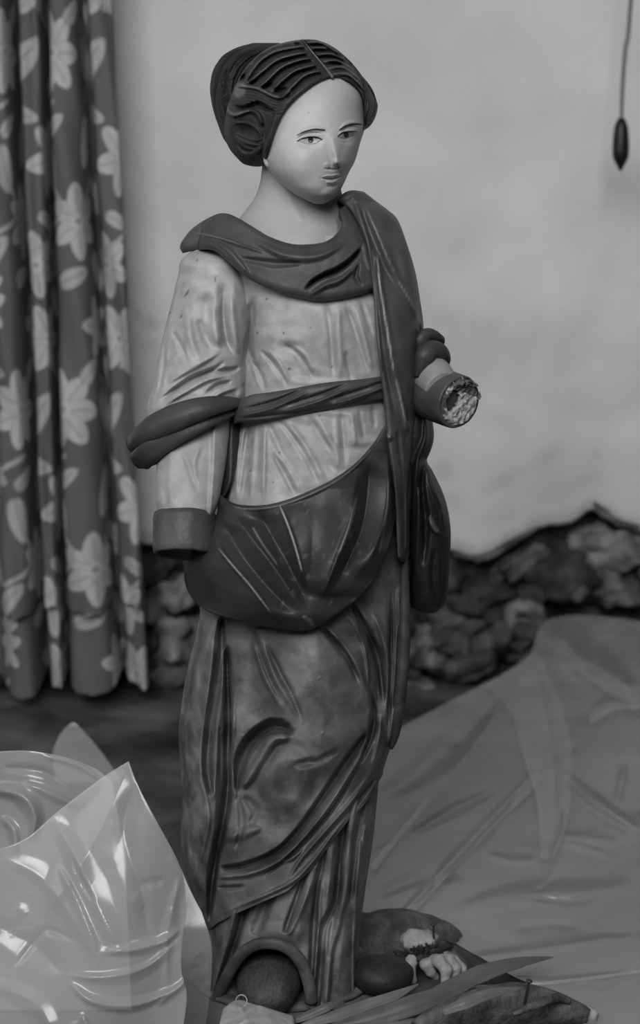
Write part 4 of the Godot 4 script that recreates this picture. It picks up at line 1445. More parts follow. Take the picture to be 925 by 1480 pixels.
func head(t: Node3D) -> void:
	skull = Trunk.new([[55, 428, 452, 0.0, 0.012, 0.02], [60, 398, 468, 0.0, 0.03, 0.03], [70, 372, 486, 0.0, 0.05, 0.05], [90, 352, 507, 0.0, 0.067, 0.06], [110, 341, 524, 0.0, 0.079, 0.07], [130, 333, 538, 0.0, 0.085, 0.075], [150, 328, 546, 0.0, 0.088, 0.075], [170, 324, 543, 0.0, 0.086, 0.07], [190, 323, 531, 0.0, 0.08, 0.065], [210, 331, 520, 0.0, 0.07, 0.055], [230, 346, 505, 0.0, 0.055, 0.04], [246, 365, 480, 0.0, 0.035, 0.03]])
	face_t = Trunk.new([[92, 424, 498, 0.028, 0.03, 0.03], [110, 402, 517, 0.028, 0.053, 0.05], [130, 390, 525, 0.028, 0.067, 0.05], [160, 380, 527, 0.029, 0.077, 0.05], [190, 376, 526, 0.03, 0.082, 0.05], [205, 375, 521, 0.031, 0.083, 0.05], [220, 377, 517, 0.032, 0.083, 0.05], [235, 382, 512, 0.034, 0.081, 0.05], [250, 391, 504, 0.038, 0.076, 0.045], [263, 403, 498, 0.042, 0.069, 0.04], [275, 418, 492, 0.046, 0.060, 0.035], [284, 432, 486, 0.050, 0.048, 0.03], [290, 444, 478, 0.053, 0.034, 0.02], [295, 456, 468, 0.055, 0.012, 0.01]], 2.3)
	# neck and breast above the collar
	var neck := Trunk.new([[215, 384, 480, 0.0, 0.045, 0.045], [240, 379, 484, 0.0, 0.046, 0.045], [262, 376, 490, 0.0, 0.047, 0.045], [285, 368, 496, 0.0, 0.05, 0.045], [305, 354, 505, 0.0, 0.058, 0.045], [325, 338, 512, 0.0, 0.066, 0.05], [350, 325, 520, 0.0, 0.075, 0.05], [372, 320, 530, 0.0, 0.08, 0.05]])
	var nr := Relief.new(310, 210, 540, 380)
	nr.stroke([392, 245, 420, 290, 440, 325], 12, 12, 2)
	nr.stroke([486, 316, 492, 326, 488, 338], 5, 5, -3)
	obj("neck", trunk_mesh(neck, 216, 370, 0.34, nr, 2.2), M.skin, t)

	var r := Relief.new(370, 85, 535, 300, 2.0)
	# brow, eye sockets, nose, lips, chin
	r.blob(470, 140, 52, 40, 0, 4)
	r.blob(448, 204, 25, 13, -4, -6, 0)
	r.blob(503, 198, 17, 13, -14, -6, 0)
	r.stroke([428, 201, 440, 194, 455, 192, 468, 194], 3, 3, -2.5)
	r.stroke([491, 191, 500, 185, 511, 183, 521, 186], 3, 3, -2.5)
	r.stroke([430, 202, 439, 198.5, 450, 196.5, 459, 197.5, 465, 201], 3.5, 2.2, 4.0, 0)
	r.stroke([488, 196, 494, 191, 502, 189.5, 509, 189, 515, 189], 3.5, 2.2, 4.0, 0)
	r.stroke([434, 206, 448, 210, 461, 206], 3, 5, 1.2, 0)
	r.stroke([490, 202, 500, 203, 511, 198], 3, 5, 1.2, 0)
	r.stroke([430, 198, 436, 190, 450, 186, 468, 187, 476, 192], 6, 7, 2.5)
	r.stroke([490, 190, 498, 181, 510, 177, 522, 178], 6, 6, 2.5)
	r.stroke([477, 186, 482, 205, 486, 222, 488.5, 234.5], 22, 11, 0.6, 0, 10.5, 0.0)
	r.stroke([480, 196, 484, 214, 488, 233], 9, 8, 1.5, 0, 3.0, 0.2)
	r.blob(487, 234, 8, 7, 0, 4)
	r.blob(472.5, 238, 6, 5, -20, 1.4)
	r.stroke([467, 243, 476, 245, 487, 244.5, 495, 241], 2.4, 3.0, -2.6, 0, NAN, 0.2)
	r.blob(476, 243.6, 3.4, 1.6, 12, -5)
	r.blob(489, 242.6, 2.6, 1.4, -8, -4)
	r.stroke([465, 256, 472, 254.2, 480, 254.4, 486, 252.8, 494, 253.6], 3.2, 2.6, 2.2, 0)
	r.stroke([465, 257.4, 472, 258.6, 480, 259, 487, 257.2, 494, 254.8], 1.6, 1.8, -3.6, 0, NAN, 0.12)
	r.stroke([470, 262.4, 479, 264, 489, 260.8], 3.6, 4.0, 2.6, 0)
	r.stroke([471, 268.4, 481, 269.8, 490, 266], 4, 5, -2.0, 0)
	r.blob(463.5, 258, 4, 4, 0, -0.8)
	r.blob(495, 256, 3, 3, 0, -1.0)
	r.blob(477, 280, 18, 12, -12, 4.5)
	r.blob(432, 232, 34, 34, 0, 5)
	r.blob(507, 222, 14, 26, 8, 4)
	r.wear([465.5, 257.4, 472, 258.5, 480, 258.9, 487, 257.2, 493.5, 255], 0.8, -0.8)
	r.wear([431, 199, 438, 194, 452, 191, 467, 193], 0.8, -0.3)
	r.wear([492, 191, 500, 185.5, 511, 183, 520, 185], 0.8, -0.3)
	r.blob(446, 163, 1.6, 1.6, 0, -0.5, 2, true)
	r.blob(437, 150, 1.0, 1.0, 0, -0.2, 2, true)
	var face := obj("face", trunk_mesh(face_t, 93, 295, 0.41, r, 0.85), M.skin, t)
	var up := func(x, y): return face_t.front(x, y) + r.look(r.high, x, y) * PX
	# painted eyes and brows
	obj("eye", patch([431, 203, 438, 199.8, 449, 198.0, 458, 199, 464, 201.8], [431, 203, 438, 206.4, 449, 208.2, 458, 206.4, 464, 201.8], [], [], up, 0.0011, 4, 0, null, 0.8, 0.0008), M.eye_white, face)
	obj("eye", patch([489, 197, 495, 193, 502, 191.3, 509, 190.6, 514, 190.6], [489, 197, 495, 200, 502, 200, 509, 196.5, 514, 190.6], [], [], up, 0.0011, 4, 0, null, 0.8, 0.0008), M.eye_white, face)
	obj("iris", disc_patch(449.0, 202.6, 5.0, 5.2, up, 0.0016), M.eye_dark, face)
	obj("iris", disc_patch(500.5, 195.2, 4.8, 4.9, up, 0.0016), M.eye_dark, face)
	obj("eyelid_line", patch([429, 203.5, 438, 199.2, 449, 197.2, 458, 198, 466, 201], [429, 204.6, 438, 201.6, 449, 200.0, 458, 200.6, 466, 202.6], [], [], up, 0.0013, 1.2, 0, null, 0.6, 0.001), M.eye_dark, face)
	obj("eyelid_line", patch([488, 196.5, 494.5, 192, 502, 190.2, 509, 189.6, 517, 189.6], [488, 198, 495, 193.6, 502, 192, 509, 191.2, 517, 190.4], [], [], up, 0.0013, 1.2, 0, null, 0.6, 0.001), M.eye_dark, face)
	obj("eyebrow", patch([429, 195, 440, 189.2, 455, 185.6, 470, 186.9], [429, 196, 440, 191.3, 455, 188.2, 470, 189.4], [], [], up, 0.0008, 1.4, 0, null, 0.7, 0.0006), M.brow, face)
	obj("eyebrow", patch([490, 187, 498, 181.6, 509, 178.2, 523, 178.6], [490, 189, 498, 184.4, 509, 181.2, 523, 180.8], [], [], up, 0.0008, 1.4, 0, null, 0.7, 0.0006), M.brow, face)
	obj("earlobe", lump(Vector3(0.0052, 0.009, 0.006), 0.1, 60.0, 2, 16), M.ear, t, at(388, 229, 0.066))
	hair(t)

func disc_patch(cx: float, cy: float, rx: float, ry: float, zf: Callable, proud: float) -> ArrayMesh:
	var P := PackedVector3Array()
	for j in 5:
		for i in 18:
			var th := TAU * i / 18
			var q := j / 4.0
			var x := cx + cos(th) * rx * q
			var y := cy + sin(th) * ry * q
			var z: float = zf.call(x, y)
			P.append(at(x, y, z + (proud * (1.0 - 0.4 * q * q) if j < 4 else 0.0)))
	return grid(P, 18, 5, true)

func hair(t: Node3D) -> void:
	# the back of the head and the coiled bun
	var back := Trunk.new([[62, 410, 462, -0.005, 0.02, 0.03], [75, 380, 480, -0.005, 0.042, 0.05], [100, 360, 506, -0.005, 0.06, 0.065], [130, 346, 524, -0.005, 0.068, 0.07], [160, 342, 530, -0.005, 0.07, 0.07], [190, 345, 520, -0.005, 0.064, 0.062], [215, 356, 505, -0.005, 0.05, 0.05], [238, 372, 480, -0.005, 0.03, 0.03]])
	var crown := obj("hair", trunk_mesh(back, 62, 237, 0.022, null, 4.0), M.hair, t)
	var bun := Trunk.new([[62, 366, 404, -0.045, 0.012, 0.02], [66, 350, 412, -0.045, 0.022, 0.03], [76, 328, 416, -0.045, 0.04, 0.045], [92, 313, 416, -0.045, 0.052, 0.055], [120, 304, 410, -0.045, 0.058, 0.06], [150, 306, 404, -0.045, 0.058, 0.06], [180, 315, 400, -0.045, 0.052, 0.055], [205, 326, 392, -0.045, 0.042, 0.045], [218, 338, 384, -0.045, 0.028, 0.03], [226, 350, 372, -0.045, 0.01, 0.015]])
	var b := Relief.new(295, 55, 425, 235)
	b.stroke([388, 64, 352, 76, 330, 100, 322, 140, 332, 190], 8, 8, 5)
	b.stroke([396, 72, 362, 86, 342, 112, 336, 150], 6, 6, -6)
	b.stroke([378, 62, 338, 78, 318, 106, 312, 150, 324, 196], 4, 4, -4)
	b.stroke([330, 96, 323, 120, 324, 140], 8, 6, -9)
	for k in 9:
		var o := k * 6.5
		b.stroke([392 - o * 0.4, 63 + o * 0.5, 352 - o * 0.4, 74 + o * 0.8, 332 - o * 0.35, 100 + o * 0.6, 324 - o * 0.2, 150 + o * 0.3], 1.6, 1.6, 1.8, 1)
	b.soften(1.3, 1)
	obj("hair_bun", trunk_mesh(bun, 62, 226, 0.019, b, 1.7, PackedVector2Array(), PackedVector2Array(), 3, 0.0, 0.3), M.hair, t)
	# waved front hair, drawn from the parting to a roll over the ear
	var r := Relief.new(310, 45, 500, 255, 1.5)
	var locks := [[438, 60, 418, 61, 397, 66, 373, 79, 353, 101, 341, 122], [442, 66, 420, 69, 395, 75, 373, 91, 355, 118], [447, 75, 421, 80, 400, 87, 379, 103, 358, 121], [453, 84, 436, 86, 420, 91, 403, 100, 388, 115, 374, 127], [460, 93, 442, 97, 425, 103, 410, 115, 395, 129], [468, 102, 450, 105, 436, 112, 424, 124, 410, 137]]
	for s in locks:
		r.stroke(s, 3.5, 5, 7, 0, NAN, 0.1)
		var low := []
		for i in s.size():
			low.append(s[i] + (5.5 if i % 2 == 1 else 1.5))
		r.stroke(low, 3.2, 4.5, -8, 0, NAN, 0.1)
		r.wear(s, 1.7, 0.26)
	for p in [[364, 120, 8, 4, -30], [387, 124, 12, 4.5, -24], [406, 131, 13, 5.5, -20], [352, 112, 5, 7, 30]]:
		r.blob(p[0], p[1], p[2], p[3], p[4], -14)
	r.stroke([340, 124, 357, 125, 373, 128, 391, 137, 405, 141, 424, 130], 4, 5, 10, 0, NAN, 0.08)
	r.wear([346, 122, 357, 125, 373, 128, 391, 137, 405, 140], 3.2, 0.34)
	r.blob(346, 130, 11, 15, 20, 0.42, 2, true)
	for o in 5:
		r.stroke([344, 134 + o * 4, 360, 131 + o * 4.5, 380, 138 + o * 4.5, 400, 147 + o * 4.2, 420, 138 + o * 4.5], 2.4, 2.4, 3.2, 1)
	r.stroke([336, 152, 352, 157, 373, 151, 388, 159, 398, 160], 6.5, 6.5, -15, 0, NAN, 0.2)
	r.stroke([332, 146, 326, 158, 338, 167, 350, 163, 362, 159, 374, 167, 380, 183], 5, 5, 11, 0, NAN, 0.08)
	r.wear([332, 148, 328, 158, 338, 165, 350, 163, 362, 160], 3.0, 0.32)
	r.blob(354, 190, 25, 20, 15, -13)
	r.stroke([331, 186, 342, 178, 362, 180, 378, 196, 376, 214, 356, 224, 340, 210, 332, 196], 5, 5, 8)
	for o in 4:
		r.stroke([338 + o * 3, 190 + o * 6, 352, 198 + o * 7, 372 + o, 203 + o * 7, 386, 196 + o * 5], 2.2, 2.2, 3.4, 1)
	r.stroke([402, 150, 396, 176, 388, 200, 378, 232], 6, 5, 5)
	r.soften(1.15)
	obj("hair_wave", patch([437, 57, 448, 70, 460, 84, 470, 97, 480, 111], [346, 232, 352, 237, 362, 240, 372, 241, 380, 240], [437, 57, 412, 61, 385, 71, 362, 90, 346, 112, 335, 136, 327, 162, 324, 190, 331, 214, 346, 232], [480, 111, 462, 118, 442, 131, 424, 146, 411, 162, 401, 182, 393, 205, 386, 225, 380, 240], head_z, 0.012, 8, 0.046, r, 1.25, 0.02, "tblr", 0.3), M.hair, t)
	var q := Relief.new(430, 45, 555, 200, 1.5)
	for s in [[441, 62, 462, 61, 484, 71], [448, 70, 472, 69, 496, 80], [455, 80, 482, 78, 506, 92], [463, 90, 490, 88, 515, 104], [471, 99, 498, 97, 522, 117], [478, 107, 505, 108, 528, 132]]:
		q.stroke(s, 4, 4, 5.5, 1)
		var low := []
		for i in s.size():
			low.append(s[i] + (5.0 if i % 2 == 1 else 0.0))
		q.stroke(low, 3.5, 3.5, -6)
		q.wear(s, 1.6, 0.26)
	q.stroke([520, 104, 532, 124, 534, 150, 528, 176], 8, 8, 7)
	q.stroke([530, 122, 540, 140, 541, 158, 534, 176], 3, 4, -5)
	q.stroke([524, 116, 528, 140, 526, 160], 4, 4, -5)
	q.soften(1.25)
	obj("hair_wave", patch([437, 57, 448, 70, 460, 84, 470, 97, 480, 111], [541, 142, 546, 152, 543, 168, 535, 182, 525, 189], [437, 57, 458, 58, 482, 68, 506, 88, 522, 108, 535, 124, 541, 142], [480, 111, 496, 114, 511, 123, 521, 135, 526, 152, 526, 172, 525, 189], head_z, 0.012, 8, 0.046, q, 1.25, 0.02, "tblr", 0.3), M.hair, t)
	obj("parting", tube([at(437, 57, head_z(437, 60) + 0.004), at(452, 76, head_z(452, 76) + 0.0095), at(468, 95, head_z(468, 95) + 0.0095), at(481, 112, head_z(481, 112) + 0.008)], [0.0007, 0.0009, 0.001, 0.0016], 8), M.parting, t)

# ---- plastic film
func film() -> void:
	var t := thing("plastic_sheet", "clear crumpled plastic film heaped up at the left, in front of the figure's skirt", "plastic film", Vector3(-0.2, 0.0, 0.2))
	var r := Relief.new(-60, 1070, 330, 1580)
	r.stroke([186, 1104, 150, 1190, 110, 1260, 60, 1330], 40, 50, 8.0, 1)
	r.stroke([75, 1180, 110, 1240, 150, 1330, 180, 1380], 30, 26, 9.0, 1)
	r.stroke([84, 1250, 106, 1290, 130, 1345, 142, 1376], 9, 16, 7.0, 1)
	r.stroke([104, 1238, 116, 1270, 138, 1306], 8, 8, -4.5, 1)
	r.stroke([142, 1376, 190, 1374, 240, 1360, 264, 1338], 18, 12, 8.0, 1)
	r.stroke([92, 1408, 150, 1412, 210, 1398, 262, 1356], 10, 18, 7.0, 1)
	r.stroke([94, 1412, 130, 1446, 190, 1454, 250, 1432, 272, 1412], 16, 12, 9.0, 1)
	r.stroke([116, 1462, 134, 1500], 8, 8, 5.0, 1)
	r.stroke([225, 1455, 262, 1424, 274, 1400], 8, 10, 4.5, 1)
	r.stroke([262, 1260, 250, 1310, 240, 1370, 244, 1430], 14, 14, 5.0, 1)
	r.stroke([272, 1286, 268, 1330, 264, 1354], 5, 7, 4.0, 1)
	r.stroke([0, 1240, 60, 1270, 120, 1350, 150, 1400], 30, 20, 5.0, 1)
	r.stroke([-30, 1330, 40, 1360, 90, 1410], 30, 30, -5.0, 1)
	r.stroke([195, 1130, 180, 1200, 205, 1290, 215, 1360], 22, 26, -6.0, 1)
	r.stroke([20, 1400, 60, 1350, 75, 1345, 110, 1362], 12, 12, -4.0, 1)
	r.stroke([-20, 1420, 50, 1450, 80, 1500], 24, 24, 5.0, 1)
	rng.seed = 31
	for k in 26:
		var x := rng.randf_range(0, 280)
		var y := rng.randf_range(1150, 1500)
		var a := rng.randf() * TAU
		var l := rng.randf_range(20, 60)
		r.stroke([x, y, x + cos(a) * l * 0.5 + rng.randf_range(-6, 6), y + sin(a) * l * 0.5, x + cos(a) * l, y + sin(a) * l], rng.randf_range(8, 20), rng.randf_range(8, 20), rng.randf_range(-2, 2), 0)
	var zf := func(x: float, y: float) -> float: return 0.155 + (y - 1100.0) * 0.0002 + 0.012 * sin(x * 0.021 + y * 0.008)
	var nearer := sheet([-50, 1226, 0, 1226, 40, 1210, 75, 1180, 110, 1152, 150, 1122, 186, 1100], [-50, 1570, 100, 1570, 200, 1570, 250, 1570], [-50, 1226, -50, 1400, -50, 1570], [186, 1100, 200, 1136, 226, 1186, 248, 1226, 262, 1256, 272, 1286, 268, 1330, 264, 1356, 262, 1400, 270, 1440, 262, 1500, 250, 1570], zf, r, 2.6)
	obj("front_fold", nearer, M.film, t)
	var b := Relief.new(-60, 1070, 260, 1480)
	b.stroke([-20, 1140, 30, 1150, 50, 1180, 44, 1220], 22, 18, 20, 1)
	b.stroke([0, 1180, 20, 1200, 24, 1240], 10, 12, 12, 1)
	b.stroke([30, 1130, 80, 1150, 120, 1170], 12, 14, 8, 1)
	b.stroke([60, 1092, 110, 1104, 150, 1130], 8, 10, 6, 1)
	b.stroke([0, 1110, 60, 1115, 100, 1140], 12, 12, -6, 1)
	var zb := func(x: float, y: float) -> float: return 0.06 + (y - 1100.0) * 0.00012 + 0.01 * sin(x * 0.03)
	var further := sheet([-50, 1090, 0, 1086, 40, 1085, 80, 1091, 112, 1100, 140, 1112, 162, 1130], [-50, 1460, 40, 1460, 120, 1460, 190, 1460], [], [162, 1130, 180, 1250, 190, 1460], zb, b, 3.0)
	obj("back_fold", further, M.film, t)
	var curl := func(x: float, y: float) -> float: return 0.135 + 0.02 * sin((y - 1300.0) * 0.02)
	obj("curled_edge", sheet([262, 1255, 275, 1285, 292, 1318], [215, 1480, 256, 1490, 294, 1500], [262, 1255, 268, 1300, 262, 1345, 244, 1368, 230, 1420, 215, 1480], [292, 1318, 305, 1360, 306, 1400, 302, 1450, 294, 1500], curl, null, 3.0), M.film_thin, t)

	var f := thing("plastic_sheet", "large sheet of clear plastic film spread over rubble and floor to the right", "plastic film", Vector3(0.35, 0.0, -0.6))
	var q := Relief.new(440, 870, 1010, 1530, 0.5)
	q.stroke([566, 1336, 620, 1280, 690, 1205, 775, 1115], 10, 16, 26, 1)
	q.stroke([540, 1240, 620, 1160, 700, 1060, 750, 970], 50, 40, 24, 1)
	q.stroke([540, 1160, 640, 1090, 720, 1010], 30, 30, -14, 0)
	q.stroke([800, 1110, 860, 1160, 930, 1205], 16, 12, 26, 1)
	q.stroke([790, 900, 850, 960, 930, 1010], 40, 40, 26, 1)
	q.stroke([850, 1030, 880, 1016, 930, 1012], 16, 16, 18, 1)
	q.stroke([905, 1100, 890, 1170], 10, 10, 14, 1)
	q.stroke([820, 960, 880, 990, 930, 1040], 20, 20, -14)
	q.stroke([640, 1330, 720, 1300, 840, 1290, 930, 1280], 30, 26, 10)
	q.stroke([760, 1296, 830, 1302, 880, 1290], 8, 8, -10)
	q.stroke([640, 1390, 760, 1375, 930, 1350], 16, 16, 9, 1)
	q.stroke([700, 1412, 800, 1418, 930, 1405], 8, 8, 10, 1)
	q.stroke([540, 1300, 600, 1270, 680, 1265], 18, 18, -10)
	q.stroke([590, 1210, 640, 1180, 720, 1140], 14, 14, -12)
	for k in 40:
		var x := rng.randf_range(520, 930)
		var y := rng.randf_range(1000, 1440)
		var a := rng.randf_range(-0.9, 0.25)
		var l := rng.randf_range(40, 130)
		var w := rng.randf_range(8, 26)
		q.stroke([x, y, x + cos(a) * l * 0.5, y + sin(a) * l * 0.5 + rng.randf_range(-8, 8), x + cos(a) * l, y + sin(a) * l], w, w, rng.randf_range(-8, 8), 1)
	var zr := func(x: float, y: float) -> float:
		var low := maxf(y, 1215.0)
		var z := floor_z(low) + 0.012
		return z - maxf(1215.0 - y, 0.0) / 325.0 * 0.80
	q.soften(1.7)
	obj("spread_sheet", sheet([470, 1110, 530, 1078, 585, 1048, 640, 1018, 700, 988, 742, 966, 766, 946, 780, 908, 800, 893, 850, 889, 930, 898, 1000, 910], [520, 1318, 600, 1332, 680, 1376, 740, 1410, 800, 1440, 870, 1500, 1000, 1560], [470, 1110, 500, 1220, 520, 1318], [], zr, q, 4.0), M.film_far, f)
	var zq := func(x: float, y: float) -> float: return zr.call(x, y) + 0.02 + 0.012 * sin(x * 0.05)
	var q2 := Relief.new(720, 930, 850, 1230)
	q2.stroke([770, 945, 790, 1040, 800, 1120, 803, 1200], 14, 14, 10, 1)
	q2.stroke([812, 1170, 806, 1205, 790, 1240], 6, 6, 16, 1)
	q2.stroke([750, 1010, 790, 1100, 822, 1080], 12, 12, 8, 1)
	obj("hanging_fold", sheet([700, 990, 735, 968, 766, 946, 783, 950], [782, 1240, 790, 1242, 800, 1238, 806, 1228], [700, 990, 738, 1030, 752, 1080, 764, 1120, 776, 1160, 782, 1240], [783, 950, 804, 1000, 818, 1045, 827, 1085, 826, 1140, 820, 1190, 806, 1228], zq, q2, 3.5), M.film_fold, f)
	for s in [[566, 1338, 622, 1276, 692, 1198, 776, 1112, 8, 14], [800, 1104, 846, 1140, 880, 1168, 930, 1200, 12, 12], [536, 1250, 566, 1214, 596, 1178, 616, 1150, 8, 5], [780, 910, 830, 960, 880, 985, 930, 990, 14, 30], [640, 1424, 740, 1422, 830, 1414, 930, 1400, 4, 5], [850, 1040, 880, 1022, 905, 1018, 930, 1020, 8, 6]]:
		var lower: Array = s.slice(0, 8)
		for i in 4:
			lower[i * 2] += lerpf(s[8], s[9], i / 3.0) * 0.7
			lower[i * 2 + 1] += lerpf(s[8], s[9], i / 3.0)
		obj("fold", sheet(s.slice(0, 8), lower, [], [], func(x, y): return zr.call(x, y) + 0.014 + 0.004 * sin(x * 0.11), null, 4.0), M.film_fold, f)
	var scrap := obj("plastic_scrap", sheet([76, 1085, 88, 1060, 105, 1045, 120, 1056], [80, 1130, 110, 1132, 140, 1130, 175, 1128], [], [120, 1056, 145, 1085, 175, 1128], func(x, y): return floor_z(1130.0) + 0.006 - (1130.0 - y) * 0.0002, null, 4.0), M.film_far)
	tag(scrap, "small upturned scrap of grey plastic on the dark floor below the curtain", "plastic film")

func sheet(top: Array, bottom: Array, left: Array, right: Array, zf: Callable, rel: Relief, step: float) -> ArrayMesh:
	return patch(top, bottom, left, right, zf, 0.0005, 2.0, 0.5, rel, step, 0.0004)

# ---- broken pieces lying before the figure
func leaf_mesh(pts: Array, wide: Array, up: Vector3, curl := 0.25) -> ArrayMesh:
	var path := PackedVector3Array()
	var w := PackedFloat32Array()
	var n := pts.size()
	for i in n - 1:
		for k in 8:
			path.append(pts[i].cubic_interpolate(pts[i + 1], pts[maxi(i - 1, 0)], pts[mini(i + 2, n - 1)], k / 8.0))
			w.append(lerpf(wide[i], wide[i + 1], k / 8.0) * PX)
	path.append(pts[n - 1])
	w.append(wide[n - 1] * PX)
	var P := PackedVector3Array()
	var m := path.size()
	for i in m:
		var d := (path[mini(i + 1, m - 1)] - path[maxi(i - 1, 0)]).normalized()
		var side := d.cross(up).normalized()
		var out := side.cross(d).normalized()
		for k in 16:
			var s := cos(TAU * k / 16.0)
			var face := sin(TAU * k / 16.0)
			var rise := -curl * absf(s) + (0.16 if face >= 0.0 else -0.16) * sqrt(maxf(1.0 - s * s, 0.0))
			if face > 0.0 and absf(s) < 0.2:
				rise += 0.22
			P.append(path[i] + side * s * w[i] + out * rise * w[i])
	return grid(P, 16, m, true, PackedColorArray(), 3)

func fragments() -> void:
	var up := Vector3(0.0, 0.75, 0.66)
	var mound := obj("plaster_fragment", lump(Vector3(0.068, 0.036, 0.05), 0.25, 14.0, 8, 44, 0.0), M.fragment, self, Vector3(at(578, 1368, -0.1).x, 0.0, -0.105))
	tag(mound, "smooth grey rounded fragment lying behind the broken wooden hand", "fragment")
	var oval := obj("wooden_fragment", lump(Vector3(0.036, 0.021, 0.03), 0.12, 20.0, 9, 32), M.dark_wood, self, lift(552, 1409, 0.021))
	tag(oval, "dark rounded wooden lump beside the hem of the gown", "fragment")
	var arm := thing("wooden_fragment", "long grey carved wooden fragment with a pale broken end, at the lower right", "fragment", lift(720, 1460, 0.0))
	obj("body", tube([lift(600, 1490, 0.012), lift(640, 1474, 0.016), lift(690, 1462, 0.020), lift(742, 1455, 0.022), lift(790, 1457, 0.019), lift(828, 1463, 0.014), lift(850, 1470, 0.010)], [0.010, 0.018, 0.024, 0.027, 0.022, 0.014, 0.009], 26, false, 8, 2, 0.05, 3.0, 0.8), M.fragment, arm)
	obj("ridge", tube([lift(742, 1466, 0.04), lift(775, 1452, 0.046), lift(805, 1442, 0.04), lift(822, 1448, 0.03)], [0.002, 0.005, 0.005, 0.003], 12, false, 6), M.fragment, arm)
	obj("broken_end", lump(Vector3(0.012, 0.009, 0.01), 0.5, 70.0, 3, 22), M.gesso, arm, lift(849, 1466, 0.010) - arm.position)
	# palm branch, carved leaf by leaf
	var palm := thing("palm_branch", "carved wooden palm branch with long pointed leaves lying at the foot of the figure", "palm branch", lift(560, 1465, 0.0))
	obj("leaf", leaf_mesh([lift(560, 1468, 0.012), lift(605, 1448, 0.022), lift(650, 1427, 0.03), lift(700, 1404, 0.038), lift(750, 1390, 0.038), lift(800, 1383, 0.036)], [5, 10, 13, 14, 9, 0.6], up), M.leaf, palm)
	obj("leaf", leaf_mesh([lift(436, 1482, 0.006), lift(490, 1466, 0.012), lift(540, 1450, 0.016), lift(575, 1436, 0.02), lift(605, 1422, 0.022)], [3, 10, 11, 7, 0.6], up), M.leaf_pale, palm)
	obj("leaf", leaf_mesh([lift(470, 1488, 0.01), lift(540, 1470, 0.02), lift(600, 1450, 0.03), lift(650, 1432, 0.034), lift(690, 1420, 0.034)], [5, 14, 16, 12, 1], up), M.leaf, palm)
	obj("leaf", leaf_mesh([lift(640, 1462, 0.052), lift(672, 1449, 0.062), lift(710, 1435, 0.064), lift(756, 1427, 0.062)], [5, 9, 8, 0.6], up), M.leaf_pale, palm)
	obj("leaf", leaf_mesh([lift(418, 1478, 0.004), lift(445, 1467, 0.012), lift(472, 1455, 0.02), lift(497, 1442, 0.024)], [3, 7, 7, 0.6], up), M.leaf, palm)
	obj("stem", tube([lift(420, 1492, 0.008), lift(520, 1486, 0.01), lift(600, 1478, 0.012)], [0.004, 0.006, 0.005], 12), M.leaf, palm)
	broken_hand()
	nail("iron nail standing upright behind the broken wooden hand", at(627, 1362, -0.02), at(626.5, 1336, -0.02))
	nail("iron nail sticking out of the long grey carved fragment at the lower right", at(759, 1446, 0.147), at(765, 1418, 0.15))
	# crumpled paper and a loose thread
	var r := Relief.new(290, 1430, 450, 1500, 1.0)
	rng.seed = 91
	for k in 26:
		var x := rng.randf_range(310, 440)
		var y := rng.randf_range(1436, 1492)
		var a := rng.randf() * TAU
		r.stroke([x, y, x + cos(a) * 14 + 3, y + sin(a) * 8, x + cos(a) * 30, y + sin(a) * 18], 7, 7, rng.randf_range(-7, 8), 1)
	var pz := func(x: float, y: float) -> float: return floor_z(y) + 0.02 + 0.03 * sin(clampf((x - 320.0) / 110.0, 0, 1) * PI)
	var paper := obj("crumpled_paper", patch([322, 1458, 340, 1446, 362, 1448, 385, 1456, 404, 1462, 424, 1468], [308, 1520, 350, 1522, 390, 1522, 432, 1520], [], [], pz, 0.004, 8, 0.5, r, 1.8, 0.02), M.paper)
	tag(paper, "crumpled whitish paper under the arched hem of the gown", "paper")
	var loop := []
	for k in 11:
		var th := lerpf(-0.6, 4.2, k / 10.0)
		loop.append(at(349 - cos(th) * 8, 1447 - sin(th) * 9, 0.135 + 0.001 * k))
	loop.append(at(352, 1466, 0.14))
	loop.append(at(350, 1482, 0.15))
	var widths := []
	for k in loop.size():
		widths.append(0.0007)
	var thread := obj("thread", tube(loop, widths, 6), M.paper)
	tag(thread, "loose curled pale thread on the crumpled paper", "thread")

func nail(label: String, foot: Vector3, top: Vector3) -> void:
	var t := thing("nail", label, "nail", foot)
	var up := (top - foot).normalized()
	var l := foot.distance_to(top)
	obj("shank", lathe([[0.0006, -0.012], [0.0013, -0.006], [0.0014, l - 0.001], [0.0012, l]], 8, foot, up), M.iron, t)
	obj("head", lathe([[0.0014, l - 0.0015], [0.0034, l - 0.0005], [0.0036, l + 0.0005], [0.0028, l + 0.0014], [0.0, l + 0.0016]], 12, foot, up), M.iron, t)

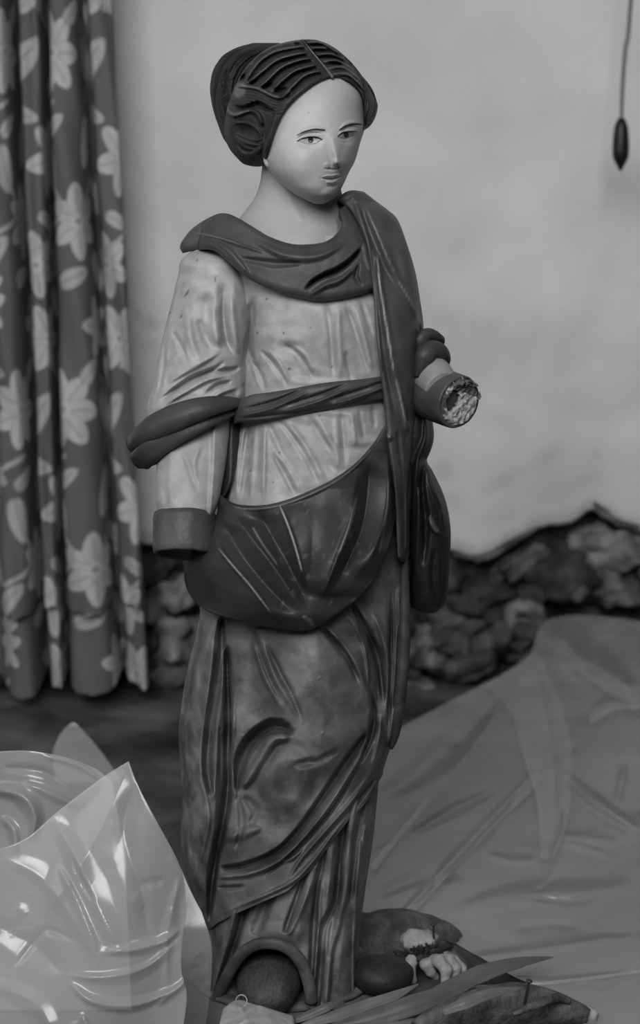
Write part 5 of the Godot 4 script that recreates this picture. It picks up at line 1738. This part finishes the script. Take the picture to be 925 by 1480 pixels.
func broken_hand() -> void:
	var t := thing("broken_hand", "pale broken-off wooden hand resting on its fingertips beside a nail", "hand", lift(625, 1418, 0.0))
	var wrist := at(604, 1362, -0.035)
	var palm := at(626, 1384, -0.008)
	var c := [[wrist, palm, 0.0115, 0.0135], [at(612, 1380, -0.01), at(642, 1386, -0.004), 0.011, 0.0105]]
	# thumb, then four fingers, each bent at its knuckles and set down on its tip
	for f in [
		[[604, 1382, -0.006], [595, 1388, 0.004], [592, 1402, 0.012], [597, 1417, 0.018], 0.0062],
		[[622, 1386, 0.000], [634, 1389, 0.016], [645, 1402, 0.022], [643, 1420, 0.024], 0.0066],
		[[632, 1385, -0.004], [648, 1388, 0.008], [658, 1400, 0.012], [656, 1418, 0.014], 0.0064],
		[[640, 1385, -0.008], [656, 1389, -0.002], [667, 1400, 0.0], [667, 1414, 0.0], 0.006],
		[[616, 1388, 0.002], [615, 1394, 0.012], [622, 1404, 0.010], [630, 1412, 0.004], 0.0056]]:
		var p := []
		for k in 4:
			p.append(at(f[k][0], f[k][1], f[k][2]))
		c.append([p[0], p[1], f[4] * 1.12, f[4] * 1.05])
		c.append([p[1], p[2], f[4] * 1.05, f[4] * 0.95])
		c.append([p[2], p[3], f[4] * 0.95, f[4] * 0.78])
	obj("hand", nets(c, 0.0017, 0.004), M.gesso, t)
	obj("broken_wrist", lump(Vector3(0.021, 0.012, 0.016), 0.5, 45.0, 17, 30), M.gesso, t, at(605, 1359, -0.03) - t.position)
	var st := SurfaceTool.new()
	st.begin(Mesh.PRIMITIVE_TRIANGLES)
	rng.seed = 55
	for k in 70:
		var u := rng.randf()
		var base := at(lerpf(572, 654, u), 1379 - 10.0 * sin(u * PI * 0.9) + 7.0 * (1.0 - u) + rng.randf_range(-5, 5), lerpf(-0.012, 0.006, sin(u * PI)))
		var m := PrismMesh.new()
		m.size = Vector3(rng.randf_range(0.003, 0.007), rng.randf_range(0.005, 0.014), 0.003)
		st.append_from(m, 0, Transform3D(Basis.from_euler(Vector3(rng.randf_range(-1, 1), rng.randf() * TAU, rng.randf_range(-1.8, 1.8))), base))
	var fray := obj("splintered_rim", st.commit(), M.dark_wood, t)
	fray.set_meta("kind", "stuff")
	obj("splintered_band", tube([at(572, 1376, -0.02), at(585, 1384, -0.004), at(605, 1383, 0.004), at(630, 1375, 0.002), at(648, 1368, -0.012), at(640, 1362, -0.035)], [0.003, 0.005, 0.0055, 0.0055, 0.005, 0.003], 10, false, 6, 3, 0.3, 9.0), M.dark_wood, t)
	obj("torn_sleeve", leaf_mesh([at(636, 1362, -0.02), at(655, 1374, -0.008), at(672, 1390, -0.004), at(684, 1406, -0.004)], [6, 11, 9, 2], Vector3(0.2, 0.6, 0.8)), M.cloth_grey, t)
